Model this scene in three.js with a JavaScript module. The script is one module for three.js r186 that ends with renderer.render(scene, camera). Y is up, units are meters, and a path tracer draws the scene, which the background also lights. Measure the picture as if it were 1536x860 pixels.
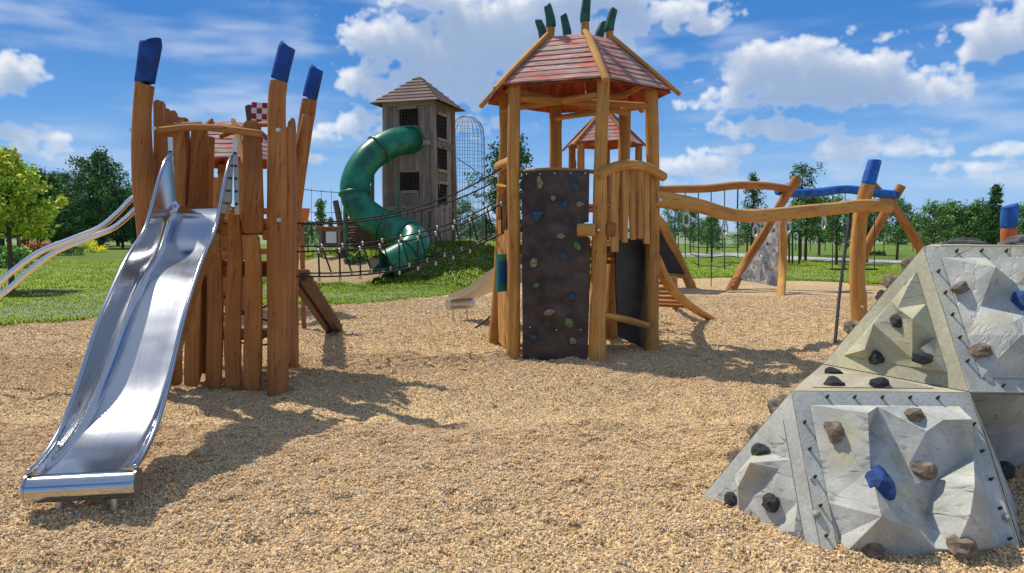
import * as THREE from 'three';
import { mergeGeometries } from 'three/addons/utils/BufferGeometryUtils.js';

// ---------- camera, sky, sun, exposure ----------
const scene = new THREE.Scene();
const F = 1100, CX = 768, CY = 430, HORIZON = 347, EYE = 1.6;
const PITCH = -Math.atan((CY - HORIZON) / F);
const camera = new THREE.PerspectiveCamera(2 * Math.atan(CY / F) * 180 / Math.PI, 1536 / 860, 0.05, 6000);
camera.position.set(0, EYE, 0);
camera.rotation.set(PITCH, 0, 0);
const renderer = new THREE.WebGLRenderer({ antialias: true });
renderer.toneMapping = THREE.LinearToneMapping;
renderer.toneMappingExposure = 1.0;
renderer.shadowMap.enabled = true;

const SUN_DIR = new THREE.Vector3(-0.5, 1, -0.4).normalize();
const sun = new THREE.DirectionalLight(new THREE.Color(1, 0.93, 0.82), 4.6);
sun.position.copy(SUN_DIR).multiplyScalar(60).add(new THREE.Vector3(0, 0, -14));
sun.target.position.set(0, 0, -14);
sun.castShadow = true;
sun.shadow.mapSize.set(4096, 4096);
Object.assign(sun.shadow.camera, { left: -35, right: 35, top: 35, bottom: -35, near: 1, far: 160 });
sun.shadow.bias = -0.0004;
scene.add(sun, sun.target);

// ---------- random numbers and noise ----------
function rng(seed) { let a = seed >>> 0; return () => { a = (a + 0x6D2B79F5) | 0; let t = Math.imul(a ^ (a >>> 15), 1 | a); t = (t + Math.imul(t ^ (t >>> 7), 61 | t)) ^ t; return ((t ^ (t >>> 14)) >>> 0) / 4294967296; }; }
const clamp = (x, a = 0, b = 1) => Math.min(b, Math.max(a, x));
const lerp = (a, b, t) => a + (b - a) * t;
const smooth = (a, b, x) => { const t = clamp((x - a) / (b - a)); return t * t * (3 - 2 * t); };
const hash = (x, y, z = 0) => { let h = Math.imul(x, 374761393) + Math.imul(y, 668265263) + Math.imul(z, 1274126177); h = Math.imul(h ^ (h >>> 13), 1274126177); return ((h ^ (h >>> 16)) >>> 0) / 4294967296; };
const q5 = (t) => t * t * t * (t * (t * 6 - 15) + 10);
const md = (i, p) => p ? ((i % p) + p) % p : i;
function vn2(x, y, px = 0, py = 0, s = 0) {           // value noise, periodic when px, py are given
  const i = Math.floor(x), j = Math.floor(y), u = q5(x - i), v = q5(y - j), i0 = md(i, px), i1 = md(i + 1, px), j0 = md(j, py), j1 = md(j + 1, py);
  return lerp(lerp(hash(i0, j0, s), hash(i1, j0, s), u), lerp(hash(i0, j1, s), hash(i1, j1, s), u), v);
}
function fbm2(x, y, o = 4, px = 0, py = 0, s = 0) { let a = 0.5, t = 0, n = 0; for (let k = 0; k < o; k++) { t += a * vn2(x, y, px, py, s + k * 17); n += a; a *= 0.5; x *= 2; y *= 2; px *= 2; py *= 2; } return t / n; }
function vn3(x, y, z) {
  const i = Math.floor(x), j = Math.floor(y), k = Math.floor(z), u = q5(x - i), v = q5(y - j), w = q5(z - k);
  const a = lerp(lerp(hash(i, j, k), hash(i + 1, j, k), u), lerp(hash(i, j + 1, k), hash(i + 1, j + 1, k), u), v);
  const b = lerp(lerp(hash(i, j, k + 1), hash(i + 1, j, k + 1), u), lerp(hash(i, j + 1, k + 1), hash(i + 1, j + 1, k + 1), u), v);
  return lerp(a, b, w);
}
function fbm3(x, y, z, o = 5) { let a = 0.5, t = 0, n = 0; for (let k = 0; k < o; k++) { t += a * vn3(x, y, z); n += a; a *= 0.5; x = x * 2.03 + 7.1; y = y * 2.03 + 3.7; z = z * 2.03 + 1.3; } return t / n; }

// ---------- photo pixel -> direction -> place ----------
const V = (x, y, z) => new THREE.Vector3(x, y, z);
function ray(px, py) { return V((px - CX) / F, (CY - py) / F, -1).applyAxisAngle(V(1, 0, 0), PITCH); }
function P(px, py, depth) { const d = ray(px, py); d.multiplyScalar(depth / -d.z); d.y += EYE; return d; }
function onPlane(px, py, point, normal) { const d = ray(px, py), o = camera.position; return d.multiplyScalar(normal.dot(point.clone().sub(o)) / normal.dot(d)).add(o); }
const M = (depth) => depth / F;                        // metres per pixel at a depth

// ---------- sky: clear air, thin high streaks and cumulus ----------
(function makeSky() {
  const W = 4096, H = 2048, K = F;
  const blobs = [];                                     // azimuth (from straight ahead), elevation, half sizes in radians, strength
  const px = (x, y, rx, ry, s = 1, base = 0) => { const d = ray(x, y).normalize(); blobs.push([Math.atan2(d.x, -d.z), Math.asin(d.y), rx / K, ry / K, s, base]); };
  for (const b of [
    [600, 62, 85, 42], [560, 50, 50, 26], [690, 85, 120, 60], [760, 60, 120, 70], [650, 120, 80, 40, .8], [820, 40, 110, 60, .9], [640, 2, 100, 26, .7], [900, 60, 90, 60, .7], [720, 150, 90, 30, .6],
    [545, 120, 48, 28, .9], [585, 140, 40, 20, .7], [1000, 22, 95, 36, .9], [950, 5, 130, 30, .8], [1050, 35, 40, 18, .8], [860, 0, 150, 40, .8],
    [1110, 128, 55, 42], [1165, 105, 70, 36], [1235, 118, 95, 40], [1310, 118, 70, 36], [1220, 142, 150, 24, 1], [1350, 135, 36, 24, .8], [1405, 138, 32, 18, .8], [1440, 118, 22, 10, .5],
    [1130, 192, 80, 16, .75], [1190, 198, 60, 12, .6], [1045, 250, 70, 20, .8], [1095, 226, 40, 10, .7], [1000, 275, 60, 14, .5], [1340, 222, 80, 18, .75], [1260, 238, 50, 11, .6], [1400, 228, 60, 14, .6], [1500, 228, 50, 15, .7], [1470, 250, 80, 12, .7], [1400, 268, 120, 10, .4], [1300, 290, 110, 12, .35],
    [1505, 55, 52, 36], [1540, 40, 46, 40], [22, 112, 42, 28, .9], [-30, 120, 40, 26, .9], [20, 205, 50, 14, .6], [30, 222, 60, 12, .55], [530, 192, 70, 24, .85], [480, 205, 50, 14, .7], [470, 237, 24, 8, .6], [690, 190, 90, 22, .6], [980, 300, 80, 14, .4], [760, 270, 60, 20, .5], [1080, 300, 60, 14, .4], [460, 15, 60, 12, .25],
  ]) px(...b);
  const r = rng(11);
  for (let k = 0; k < 260; k++) {                       // the same kind of sky all round
    const el = 0.03 + Math.pow(r(), 1.3) * 1.15, az = (r() * 2 - 1) * Math.PI;
    if (Math.abs(az) < 0.68 && el < 0.36) { r(); r(); continue; }
    const s = 0.05 + el * 0.16 * (0.4 + r());
    for (let j = 0; j < 5; j++) blobs.push([az + (r() - .5) * s * 2.6 / Math.cos(el), el + (r() - .4) * s * .5, s * (.45 + .5 * r()) / Math.cos(el), s * (.22 + .22 * r()), .7 + .35 * r(), 0]);
  }
  const dens = new Float32Array(W * H), thin = new Float32Array(W * H);
  const col = new Array(W); for (let i = 0; i < W; i++) col[i] = [];
  for (const b of blobs) { const R = b[2] * 1.7, c0 = Math.floor((b[0] - R) / (2 * Math.PI) * W), c1 = Math.ceil((b[0] + R) / (2 * Math.PI) * W); for (let c = c0; c <= c1; c++) col[((c + W / 4) % W + W) % W].push(b); }
  for (let y = H / 2; y < H; y++) {
    const el = ((y + .5) / H - .5) * Math.PI, ce = Math.cos(el), se = Math.sin(el);
    if (el > 1.35) continue;
    for (let x = 0; x < W; x++) {
      const th = ((x + .5) / W - .5) * 2 * Math.PI, dx = Math.cos(th) * ce, dz = Math.sin(th) * ce;
      const az = Math.atan2(dx, -dz);
      let m = -1;
      for (const b of col[x]) {
        let da = az - b[0]; if (da > Math.PI) da -= 2 * Math.PI; if (da < -Math.PI) da += 2 * Math.PI;
        const de = el - b[1], ex = da / b[2], ey = de / (b[3] * (de < 0 ? 0.75 : 1.1)), q = (1 - Math.sqrt(ex * ex + ey * ey)) * b[4] + (b[4] - 1) * .35;
        if (q > m) m = q;
      }
      if (m > -0.7) {
        const n = fbm3(dx * 16 + 5, se * 26, dz * 16, 3) - .5, f = fbm3(dx * 60, se * 75, dz * 60, 5) - .5;
        dens[y * W + x] = clamp((m + n * 1.05 + f * 1.35) * 1.7 + 0.08, 0, 1.5);
      }
      if (el < 1.2) { const st = fbm3(dx * 4 + se * 9, se * 30 - dx * 3, dz * 4, 4), s2 = fbm3(dx * 14 + 3, se * 50, dz * 14, 4); thin[y * W + x] = smooth(.42, .8, st) * smooth(.25, .75, s2) * .75; }
    }
  }
  const data = new Float32Array(W * H * 4);
  const stops = [[0, .40, .60, .86], [.06, .31, .54, .86], [.14, .15, .38, .78], [.24, .068, .25, .65], [.36, .050, .205, .58], [.7, .036, .155, .47], [1.57, .026, .115, .38]];
  const air = [0, 0, 0];
  for (let y = 0; y < H; y++) {
    const el = Math.max(0, ((y + .5) / H - .5) * Math.PI); let i = 0; while (i < stops.length - 2 && el > stops[i + 1][0]) i++;
    const t = clamp((el - stops[i][0]) / (stops[i + 1][0] - stops[i][0]));
    for (let c = 0; c < 3; c++) air[c] = lerp(stops[i][c + 1], stops[i + 1][c + 1], t);
    const ce = Math.cos(el), se = Math.sin(el), low = smooth(.02, .2, el);
    for (let x = 0; x < W; x++) {
      const th = ((x + .5) / W - .5) * 2 * Math.PI, o = (y * W + x), cs = Math.cos(th) * ce * SUN_DIR.x + se * SUN_DIR.y + Math.sin(th) * ce * SUN_DIR.z;
      const glow = Math.pow(Math.max(0, cs), 12) * .3, d = dens[o];
      let R = air[0] + glow, G = air[1] + glow, B = air[2] + glow * .9;
      const tn = thin[o] * .8; R = lerp(R, .62, tn); G = lerp(G, .72, tn); B = lerp(B, .88, tn);
      if (d > 0.001) {
        let occ = 0;
        for (let k = 1; k <= 7; k++) { const yy = Math.min(H - 1, y + k * 5), xx = (x - k * 2 + W) % W; occ += dens[yy * W + xx]; }
        const lit = Math.exp(-occ * .62), a = 1 - Math.exp(-d * 2.8), thick = smooth(.1, .9, d);
        let cr = lerp(.33, .97, lit), cg = lerp(.45, .98, lit), cb = lerp(.66, 1.0, lit);
        const edge = (1 - thick) * .25; cr = lerp(cr, .85, edge); cg = lerp(cg, .9, edge); cb = lerp(cb, .97, edge);
        const aa = a * lerp(.72, .97, low);
        R = lerp(R, cr, aa); G = lerp(G, cg, aa); B = lerp(B, cb, aa);
      }
      data[o * 4] = R; data[o * 4 + 1] = G; data[o * 4 + 2] = B; data[o * 4 + 3] = 1;
    }
  }
  const tex = new THREE.DataTexture(data, W, H, THREE.RGBAFormat, THREE.FloatType);
  tex.mapping = THREE.EquirectangularReflectionMapping; tex.magFilter = THREE.LinearFilter; tex.minFilter = THREE.LinearFilter; tex.needsUpdate = true;
  scene.background = tex; scene.environment = tex;
})();
console.log('sky done');

// ---------- textures ----------
function dataTex(w, h, fn, srgb, rx = 1, ry = 1) {
  const d = new Uint8Array(w * h * 4), c = [0, 0, 0];
  for (let y = 0; y < h; y++) for (let x = 0; x < w; x++) { const o = (y * w + x) * 4, v = fn(x, y, c); if (typeof v === 'number') { d[o] = d[o + 1] = d[o + 2] = clamp(v) * 255; } else { d[o] = clamp(c[0]) * 255; d[o + 1] = clamp(c[1]) * 255; d[o + 2] = clamp(c[2]) * 255; } d[o + 3] = 255; }
  const t = new THREE.DataTexture(d, w, h); t.wrapS = t.wrapT = THREE.RepeatWrapping; t.magFilter = THREE.LinearFilter; t.minFilter = THREE.LinearMipmapLinearFilter; t.generateMipmaps = true; t.repeat.set(rx, ry); t.needsUpdate = true;
  if (srgb) t.colorSpace = THREE.SRGBColorSpace;
  return t;
}
const woodFields = (() => {                              // 0.5 m across the grain, 2 m along it
  const w = 512, h = 1024, g = new Float32Array(w * h), cr = new Float32Array(w * h), r = rng(3), knots = [];
  for (let k = 0; k < 7; k++) knots.push([r() * w, r() * h, 5 + r() * 9]);
  for (let y = 0; y < h; y++) for (let x = 0; x < w; x++) {
    let warp = (fbm2(x / w * 3, y / h * 2, 2, 3, 2, 5) - .5) * 34, kn = 0;
    for (const [kx, ky, kr] of knots) { let dx = x - kx, dy = y - ky; if (dx > w / 2) dx -= w; if (dx < -w / 2) dx += w; if (dy > h / 2) dy -= h; if (dy < -h / 2) dy += h; const q = Math.sqrt(dx * dx * 2 + dy * dy * .35) / kr; if (q < 4) { warp += Math.sign(dx || 1) * kr * 2.2 * Math.exp(-q * q * .35); kn = Math.max(kn, Math.exp(-q * q * 1.2)); } }
    const u = (x + warp) / w;
    const fine = fbm2(u * 110, y / h * 5, 3, 110, 5, 21), mid = fbm2(u * 16, y / h * 2, 3, 16, 2, 41), blot = fbm2(x / w * 3, y / h * 5, 4, 3, 5, 61);
    const c1 = vn2(u * 26, y / h * 3.0, 26, 3, 77), c2 = vn2(x / w * 9, y / h * 6, 9, 6, 97);
    const crack = smooth(.06, .0, Math.abs(c1 - .5)) * smooth(.48, .7, c2);
    g[y * w + x] = .66 + .15 * (fine - .5) * 2 + .12 * (mid - .5) * 2 + .38 * (blot - .5) - kn * .35;
    cr[y * w + x] = crack;
  }
  return { w, h, g, cr };
})();
const woodMap = dataTex(woodFields.w, woodFields.h, (x, y, c) => { const i = y * woodFields.w + x, v = clamp(woodFields.g[i]) * (1 - .6 * woodFields.cr[i]); c[0] = .45 + .55 * v + .05; c[1] = .34 + .68 * v; c[2] = .26 + .75 * v; return c; }, true, 2, .5);
const woodBump = dataTex(woodFields.w, woodFields.h, (x, y) => { const i = y * woodFields.w + x; return clamp(woodFields.g[i] * .6 + .3) * (1 - .7 * woodFields.cr[i]); }, false, 2, .5);
const noiseMap = dataTex(512, 512, (x, y) => .68 + .34 * (fbm2(x / 64, y / 64, 5, 8, 8, 9) - .5) * 1.6 + .08 * (hash(x, y, 4) - .5), true);
const gritBump = dataTex(512, 512, (x, y) => fbm2(x / 8, y / 8, 4, 64, 64, 19), false, 2, 2);
const brushed = dataTex(256, 1024, (x, y) => .115 + .018 * fbm2(x / 2, y / 256, 2, 128, 4, 33) + .03 * fbm2(x / 64, y / 64, 3, 4, 16, 35), false, 1.6, .7);
const cuts = (() => { const w = 1024, f = new Float32Array(w * w).fill(.6), r = rng(91);   // slanting tool marks in cast panels
  for (let k = 0; k < 240; k++) { const x0 = r() * w, y0 = r() * w, a = 0.9 + (r() - .5) * .7 + (Math.floor(r() * 2)) * .35, L = 14 + r() * 60, wd = 6 + r() * 14, dep = .08 + r() * .2;
    if (vn2(x0 / 170, y0 / 170, 6, 6, 3) < .40) continue;
    for (let t = -L; t < L; t += .7) for (let s = -wd; s < wd * .4; s += .7) { const X = ((Math.round(x0 + Math.cos(a) * t - Math.sin(a) * s + Math.sin(t * .09 + k) * 3) % w) + w) % w, Y = ((Math.round(y0 + Math.sin(a) * t + Math.cos(a) * s) % w) + w) % w; const v = .6 - dep * (1 - Math.abs(t) / L) * (1 + s / wd); if (v < f[Y * w + X]) f[Y * w + X] = v; } }
  for (let i = 0; i < w * w; i++) { const x = i % w, y = (i / w) | 0; f[i] += (fbm2(x / 64, y / 64, 5, 16, 16, 51) - .5) * .16 + (hash(x, y, 8) - .5) * .06; }
  return f; })();
const cutBump = dataTex(1024, 1024, (x, y) => cuts[y * 1024 + x], false, 1.1, 1.1);
const castMap = dataTex(1024, 1024, (x, y, c) => { const v = .70 + .20 * (fbm2(x / 128, y / 128, 5, 8, 8, 71) - .5) + .1 * (fbm2(x / 6, y / 6, 2, 0, 0, 72) - .5) + .04 * (cuts[y * 1024 + x] - .6), o = smooth(.55, .8, fbm2(x / 170, y / 170, 4, 6, 6, 75)); c[0] = v * 1.0 + o * .03; c[1] = v * 1.01 + o * .01; c[2] = v * 1.0 - o * .06; return c; }, true, 1.1, 1.1);
const gravelFields = (() => { const w = 1024, n = 96, val = new Float32Array(w * w), hgt = new Float32Array(w * w), hue = new Float32Array(w * w);   // 1.1 m of pea gravel
  for (let y = 0; y < w; y++) for (let x = 0; x < w; x++) { const cx = x / w * n, cy = y / w * n, i = Math.floor(cx), j = Math.floor(cy); let b = 9, id = 0, b2 = 9;
    for (let a = -1; a <= 1; a++) for (let c = -1; c <= 1; c++) { const I = md(i + a, n), J = md(j + c, n), dx = i + a + hash(I, J, 1) - cx, dy = j + c + hash(I, J, 2) - cy, d = dx * dx + dy * dy; if (d < b) { b2 = b; b = d; id = I * n + J; } else if (d < b2) b2 = d; }
    const e = Math.sqrt(b2) - Math.sqrt(b); hgt[y * w + x] = Math.sqrt(clamp(e * 1.5)) * (.55 + .45 * hash(id, 5, 5)); val[y * w + x] = .55 + .45 * hash(id, 7, 3); hue[y * w + x] = hash(id, 11, 9); }
  return { w, val, hgt, hue }; })();
const gravelMap = dataTex(1024, 1024, (x, y, c) => { const i = y * 1024 + x, v = gravelFields.val[i] * 1.05, u = gravelFields.hue[i]; c[0] = v * (.96 + .05 * u); c[1] = v * (.84 + .03 * u); c[2] = v * (.62 + .12 * u * u); return c; }, true, .9, .9);
const gravelBump = dataTex(1024, 1024, (x, y) => gravelFields.hgt[y * 1024 + x], false, .9, .9);
const lawnMap = dataTex(1024, 1024, (x, y, c) => { const a = fbm2(x / 32, y / 32, 5, 32, 32, 81), b = fbm2(x / 5, y / 5, 2, 0, 0, 83), d = fbm2(x / 170, y / 170, 3, 6, 6, 85), v = .56 + .4 * (a - .5) + .4 * (b - .5); c[0] = v * (.72 + .3 * d); c[1] = v * 1.02; c[2] = v * .32; return c; }, true, .4, .4);
const roofMap = dataTex(512, 512, (x, y, c) => { const n = fbm2(x / 64, y / 9, 5, 8, 0, 121), p = .85 * smooth(.47, .62, fbm2(x / 90, y / 26, 4, 0, 0, 123) * .6 + n * .4), v = .55 + .5 * (fbm2(x / 40, y / 3, 3, 0, 0, 125) - .5); c[0] = lerp(.62, .70, p) * v * 1.95; c[1] = lerp(.52, .33, p) * v * 1.95; c[2] = lerp(.48, .30, p) * v * 1.95; return c; }, true, 1, 1);

// ---------- materials ----------
const lin = (r, g, b) => new THREE.Color().setRGB(r, g, b);
const std = (name, color, o = {}) => { const m = new THREE.MeshStandardMaterial({ color, roughness: .8, side: THREE.DoubleSide, ...o }); m.name = name; return m; };
const wood = (name, r, g, b, bump = .004) => std(name, lin(r, g, b), { map: woodMap, bumpMap: woodBump, bumpScale: bump, roughness: .9 });
const MAT = {
  brown: [wood('oiled brown timber', .50, .245, .07, .004), wood('oiled brown timber warm', .55, .275, .08, .004), wood('oiled brown timber deep', .43, .205, .06, .004)],
  honey: [wood('honey timber', .68, .41, .11, .004), wood('honey timber light', .73, .45, .125, .004), wood('honey timber deep', .60, .35, .092, .004)],
  grey: [wood('weathered grey timber', .34, .315, .275, .008), wood('weathered grey timber pale', .46, .425, .37, .008), wood('weathered brown grey timber', .27, .225, .175, .008)],
  dark: wood('dark stained boards', .16, .105, .075, .003),
  blue: std('deep blue paint', lin(.006, .10, .50), { roughness: .8, map: noiseMap, bumpMap: woodBump, bumpScale: .004 }),
  brightBlue: std('bright blue paint', lin(.012, .21, .86), { roughness: .7, map: noiseMap, bumpMap: woodBump, bumpScale: .004 }),
  green: std('dark green paint', lin(.012, .15, .085), { roughness: .45, map: noiseMap }),
  steel: new THREE.MeshPhysicalMaterial({ name: 'brushed steel', color: lin(.50, .51, .53), metalness: 1, roughness: 1, roughnessMap: brushed, anisotropy: .0, side: THREE.DoubleSide }),
  pipe: std('polished pipe', lin(.78, .77, .75), { metalness: 1, roughness: .22 }),
  zinc: std('galvanised fitting', lin(.62, .61, .58), { metalness: .8, roughness: .4 }),
  rope: std('black rope', lin(.022, .021, .022), { roughness: .85 }),
  netRope: std('dark green rope', lin(.03, .045, .035), { roughness: .85 }),
  rubber: std('black rubber sheet', lin(.03, .029, .03), { roughness: .55, map: noiseMap, bumpMap: gritBump, bumpScale: .002 }),
  redPaint: std('red painted boards', lin(.82, .155, .055), { roughness: .7, map: noiseMap }),
  roof: [0, .21, .47, .73].map((o, i) => { const m = roofMap.clone(); m.offset.set(o, o * 1.7); m.needsUpdate = true; return std('weathered red shingle boards', lin(...[[1, 1, 1], [.9, .88, .86], [1.0, .94, .92], [.8, .8, .82]][i]), { map: m, roughness: .85, bumpMap: woodBump, bumpScale: .004 }); }),
  darkRoof: [wood('dark weathered roof boards', .20, .165, .14, .006), wood('dark weathered roof boards pale', .27, .22, .185, .006)],
  slide: std('green moulded plastic', lin(.008, .33, .17), { roughness: .34, map: noiseMap }),
  holdBeige: std('beige hold', lin(.62, .50, .28), { roughness: .7, map: noiseMap }), holdBlue: std('blue hold', lin(.06, .17, .30), { roughness: .6, map: noiseMap }), holdGreen: std('green hold', lin(.26, .46, .17), { roughness: .6, map: noiseMap }),
  stoneDark: std('dark grey hold', lin(.15, .155, .16), { map: noiseMap, roughness: .8, bumpMap: gritBump, bumpScale: .01 }), stoneTan: std('tan hold', lin(.80, .62, .44), { map: noiseMap, roughness: .85, bumpMap: gritBump, bumpScale: .012 }), stoneBlue: std('blue stone hold', lin(.02, .16, .62), { map: noiseMap, roughness: .55, bumpMap: gritBump, bumpScale: .006 }),
  stoneGrey: std('pale grey stone', lin(.36, .35, .33), { map: noiseMap, roughness: .9, bumpMap: gritBump, bumpScale: .012 }),
  cast: std('cast grey panel', lin(1, .98, .90), { map: castMap, roughness: .85, bumpMap: cutBump, bumpScale: .028 }),
  castWarm: std('cast sandy panel', lin(.82, .72, .55), { map: castMap, roughness: .85, bumpMap: cutBump, bumpScale: .008 }),
  castCore: std('seam filler', lin(.12, .12, .115)),
  iron: std('dark screw', lin(.05, .05, .05), { roughness: .5, metalness: .6 }),
};
// ---------- building helpers ----------
const names = {};
const numbered = (n) => { const k = names[n] = (names[n] ?? -1) + 1; return k ? n + '_' + String(k).padStart(3, '0') : n; };
function thing(name, label, category, base = V(0, 0, 0), group) {
  const o = new THREE.Group(); o.name = numbered(name); o.position.copy(base); o.userData = { label, category }; if (group) o.userData.group = group; scene.add(o); o.base = base.clone(); return o;
}
function put(parent, name, geo, mat, label) {           // geometry is given in world metres; the part hangs under its thing
  const top = parent.base ? parent : parent.top; geo.translate(-top.base.x, -top.base.y, -top.base.z);
  const m = new THREE.Mesh(geo, mat); m.name = name; m.castShadow = m.receiveShadow = true; m.top = top; if (label) m.userData.label = label; parent.add(m); return m;
}
const structure = (name, geo, mat) => { const m = new THREE.Mesh(geo, mat); m.name = numbered(name); m.userData.kind = 'structure'; m.castShadow = m.receiveShadow = true; scene.add(m); return m; };
const at = (arr, t) => { if (typeof arr === 'number') return arr; if (arr.length === 1) return arr[0]; const x = clamp(t) * (arr.length - 1), i = Math.min(arr.length - 2, Math.floor(x)); return lerp(arr[i], arr[i + 1], x - i); };
let loftSeed = 1;
// a body swept along a path: logs (n = 2), planks (n = 5). rx across `side`, rz along the other way.
function loft(pts, o = {}) {
  const { rx = .1, rz = rx, n = 2, segs = 16, sides = 14, side = V(1, 0, 0), wob = .06, wobF = 2.2, slantA = [0, 0], slantB = [0, 0], bevel = .012, knots = 0, t0 = 0, t1 = 1, uvSeed } = o;
  const seed = loftSeed++, r = rng(seed * 977), cur = pts.length > 2 ? new THREE.CatmullRomCurve3(pts, false, 'centripetal') : new THREE.LineCurve3(pts[0], pts[1]);
  const L = cur.getLength(), ou = r() * 3, ov = r() * 7, kn = []; for (let k = 0; k < knots; k++) kn.push([r(), r() * Math.PI * 2, .18 + r() * .25, .03 + r() * .03]);
  const pos = [], uv = [], idx = [], rings = [];
  const ring = (t, scale, push) => {
    const c = cur.getPointAt(clamp(t)), T = cur.getTangentAt(clamp(t)), S = side.clone().addScaledVector(T, -side.dot(T)).normalize(), U = T.clone().cross(S);
    const a = at(rx, t) * scale, b = at(rz, t) * scale, sl = t > .5 ? slantB : slantA, useSl = (t >= t1 - 1e-6 || t <= t0 + 1e-6) && push !== null;
    const start = pos.length / 3; rings.push(start); let per = 0, last = null;
    for (let k = 0; k <= sides; k++) {
      const A = k / sides * Math.PI * 2, ca = Math.cos(A), sa = Math.sin(A); let x = Math.sign(ca) * Math.pow(Math.abs(ca), 2 / n) * a, y = Math.sign(sa) * Math.pow(Math.abs(sa), 2 / n) * b;
      let f = 1 + wob * ((fbm3(ca * 1.1 + seed * 3.1, t * L * wobF, sa * 1.1 + seed * 1.7, 3) - .5) * 2.6);
      for (const [kt, ka, kh, ks] of kn) { const dt = (t - kt) * L / .06, da = Math.cos(A - ka); if (da > 0) f += kh * Math.exp(-dt * dt) * Math.pow(da, 6); }
      x *= f; y *= f; let z = 0;
      if (useSl) z = x * sl[0] + y * sl[1];
      const p = c.clone().addScaledVector(S, x).addScaledVector(U, y).addScaledVector(T, z + (push || 0));
      if (last) per += p.distanceTo(last); last = p;
      pos.push(p.x, p.y, p.z); uv.push(per + ou, t * L + ov);
    }
    return { c, T };
  };
  ring(t0, 1 - bevel / Math.max(at(rx, t0), .02) * .8, 0);
  const eps = Math.min(.04, bevel / L);
  for (let s = 0; s <= segs; s++) ring(lerp(t0 + (s === 0 ? eps : 0), t1 - (s === segs ? eps : 0), s / segs), 1, s === 0 || s === segs ? undefined : null);
  ring(t1, 1 - bevel / Math.max(at(rx, t1), .02) * .8, 0);
  for (let s = 0; s < rings.length - 1; s++) for (let k = 0; k < sides; k++) { const a = rings[s] + k, b = rings[s + 1] + k; idx.push(a, a + 1, b, b, a + 1, b + 1); }
  const g = new THREE.BufferGeometry(); g.setAttribute('position', new THREE.Float32BufferAttribute(pos, 3)); g.setAttribute('uv', new THREE.Float32BufferAttribute(uv, 2)); g.setIndex(idx); g.computeVertexNormals();
  const nr = g.attributes.normal; for (const s of rings) { const a = s, b = s + sides; const x = nr.getX(a) + nr.getX(b), y = nr.getY(a) + nr.getY(b), z = nr.getZ(a) + nr.getZ(b), l = Math.hypot(x, y, z) || 1; nr.setXYZ(a, x / l, y / l, z / l); nr.setXYZ(b, x / l, y / l, z / l); }
  const caps = [[rings[0], -1], [rings[rings.length - 1], 1]].map(([s, d]) => {
    const cp = [], cu = [], ci = []; const m = V(0, 0, 0); for (let k = 0; k < sides; k++) m.add(V(pos[(s + k) * 3], pos[(s + k) * 3 + 1], pos[(s + k) * 3 + 2])); m.multiplyScalar(1 / sides); cp.push(m.x, m.y, m.z); cu.push(.1 + ou, .1 + ov);
    for (let k = 0; k <= sides; k++) { cp.push(pos[(s + k) * 3], pos[(s + k) * 3 + 1], pos[(s + k) * 3 + 2]); cu.push(.1 + ou + Math.cos(k / sides * 6.283) * .05, .1 + ov + Math.sin(k / sides * 6.283) * .05); if (k < sides) ci.push(...(d < 0 ? [0, k + 2, k + 1] : [0, k + 1, k + 2])); }
    const c = new THREE.BufferGeometry(); c.setAttribute('position', new THREE.Float32BufferAttribute(cp, 3)); c.setAttribute('uv', new THREE.Float32BufferAttribute(cu, 2)); c.setIndex(ci); c.computeVertexNormals(); return c;
  });
  return mergeGeometries([g, ...caps]);
}
const board = (a, b, w, th, side, o = {}) => loft(o.mid ? [a, ...o.mid, b] : [a, b], { rx: o.w ? o.w.map((x) => x / 2) : w / 2, rz: th / 2, n: 6, side, segs: o.segs ?? 7, sides: o.sides ?? 12, wob: o.wob ?? .05, wobF: 1.6, bevel: .006, ...o });
const tube = (pts, r, segs = 20, sides = 7) => new THREE.TubeGeometry(pts.length > 2 ? new THREE.CatmullRomCurve3(pts, false, 'centripetal') : new THREE.LineCurve3(pts[0], pts[1]), pts.length > 2 ? segs : 1, r, sides, false);
const hang = (a, b, sag, k = 5) => { const o = []; for (let i = 0; i <= k; i++) { const t = i / k, p = a.clone().lerp(b, t); p.y -= sag * 4 * t * (1 - t); o.push(p); } return o; };
function box(cx, cy, cz, w, h, d, ry = 0) { const g = new THREE.BoxGeometry(w, h, d); g.rotateY(ry); g.translate(cx, cy, cz); return g; }
// an irregular lump (holds, stones) with its flat side against `nrm`
function lump(p, nrm, sx, sy, sz, seed, spin = 0, detail = 3) {
  const g = new THREE.IcosahedronGeometry(1, detail), a = g.attributes.position, v = V(0, 0, 0);
  for (let i = 0; i < a.count; i++) { v.fromBufferAttribute(a, i); const f = .62 + .75 * fbm3(v.x * 1.3 + seed * 5.3, v.y * 1.3 + seed, v.z * 1.3, 2) + .22 * (Math.abs(fbm3(v.x * 3.1 + seed, v.y * 3.1, v.z * 3.1 + seed, 2) - .5) * 2 - .3); v.multiplyScalar(f); if (v.z < -.12) v.z = -.12; a.setXYZ(i, v.x * sx, v.y * sy, v.z * sz); }
  g.computeVertexNormals(); g.rotateZ(spin);
  const m = new THREE.Matrix4(), up = Math.abs(nrm.y) > .95 ? V(0, 0, -1) : V(0, 1, 0); m.lookAt(nrm, V(0, 0, 0), up); g.applyMatrix4(m); g.translate(p.x, p.y, p.z); return g;
}
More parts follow.
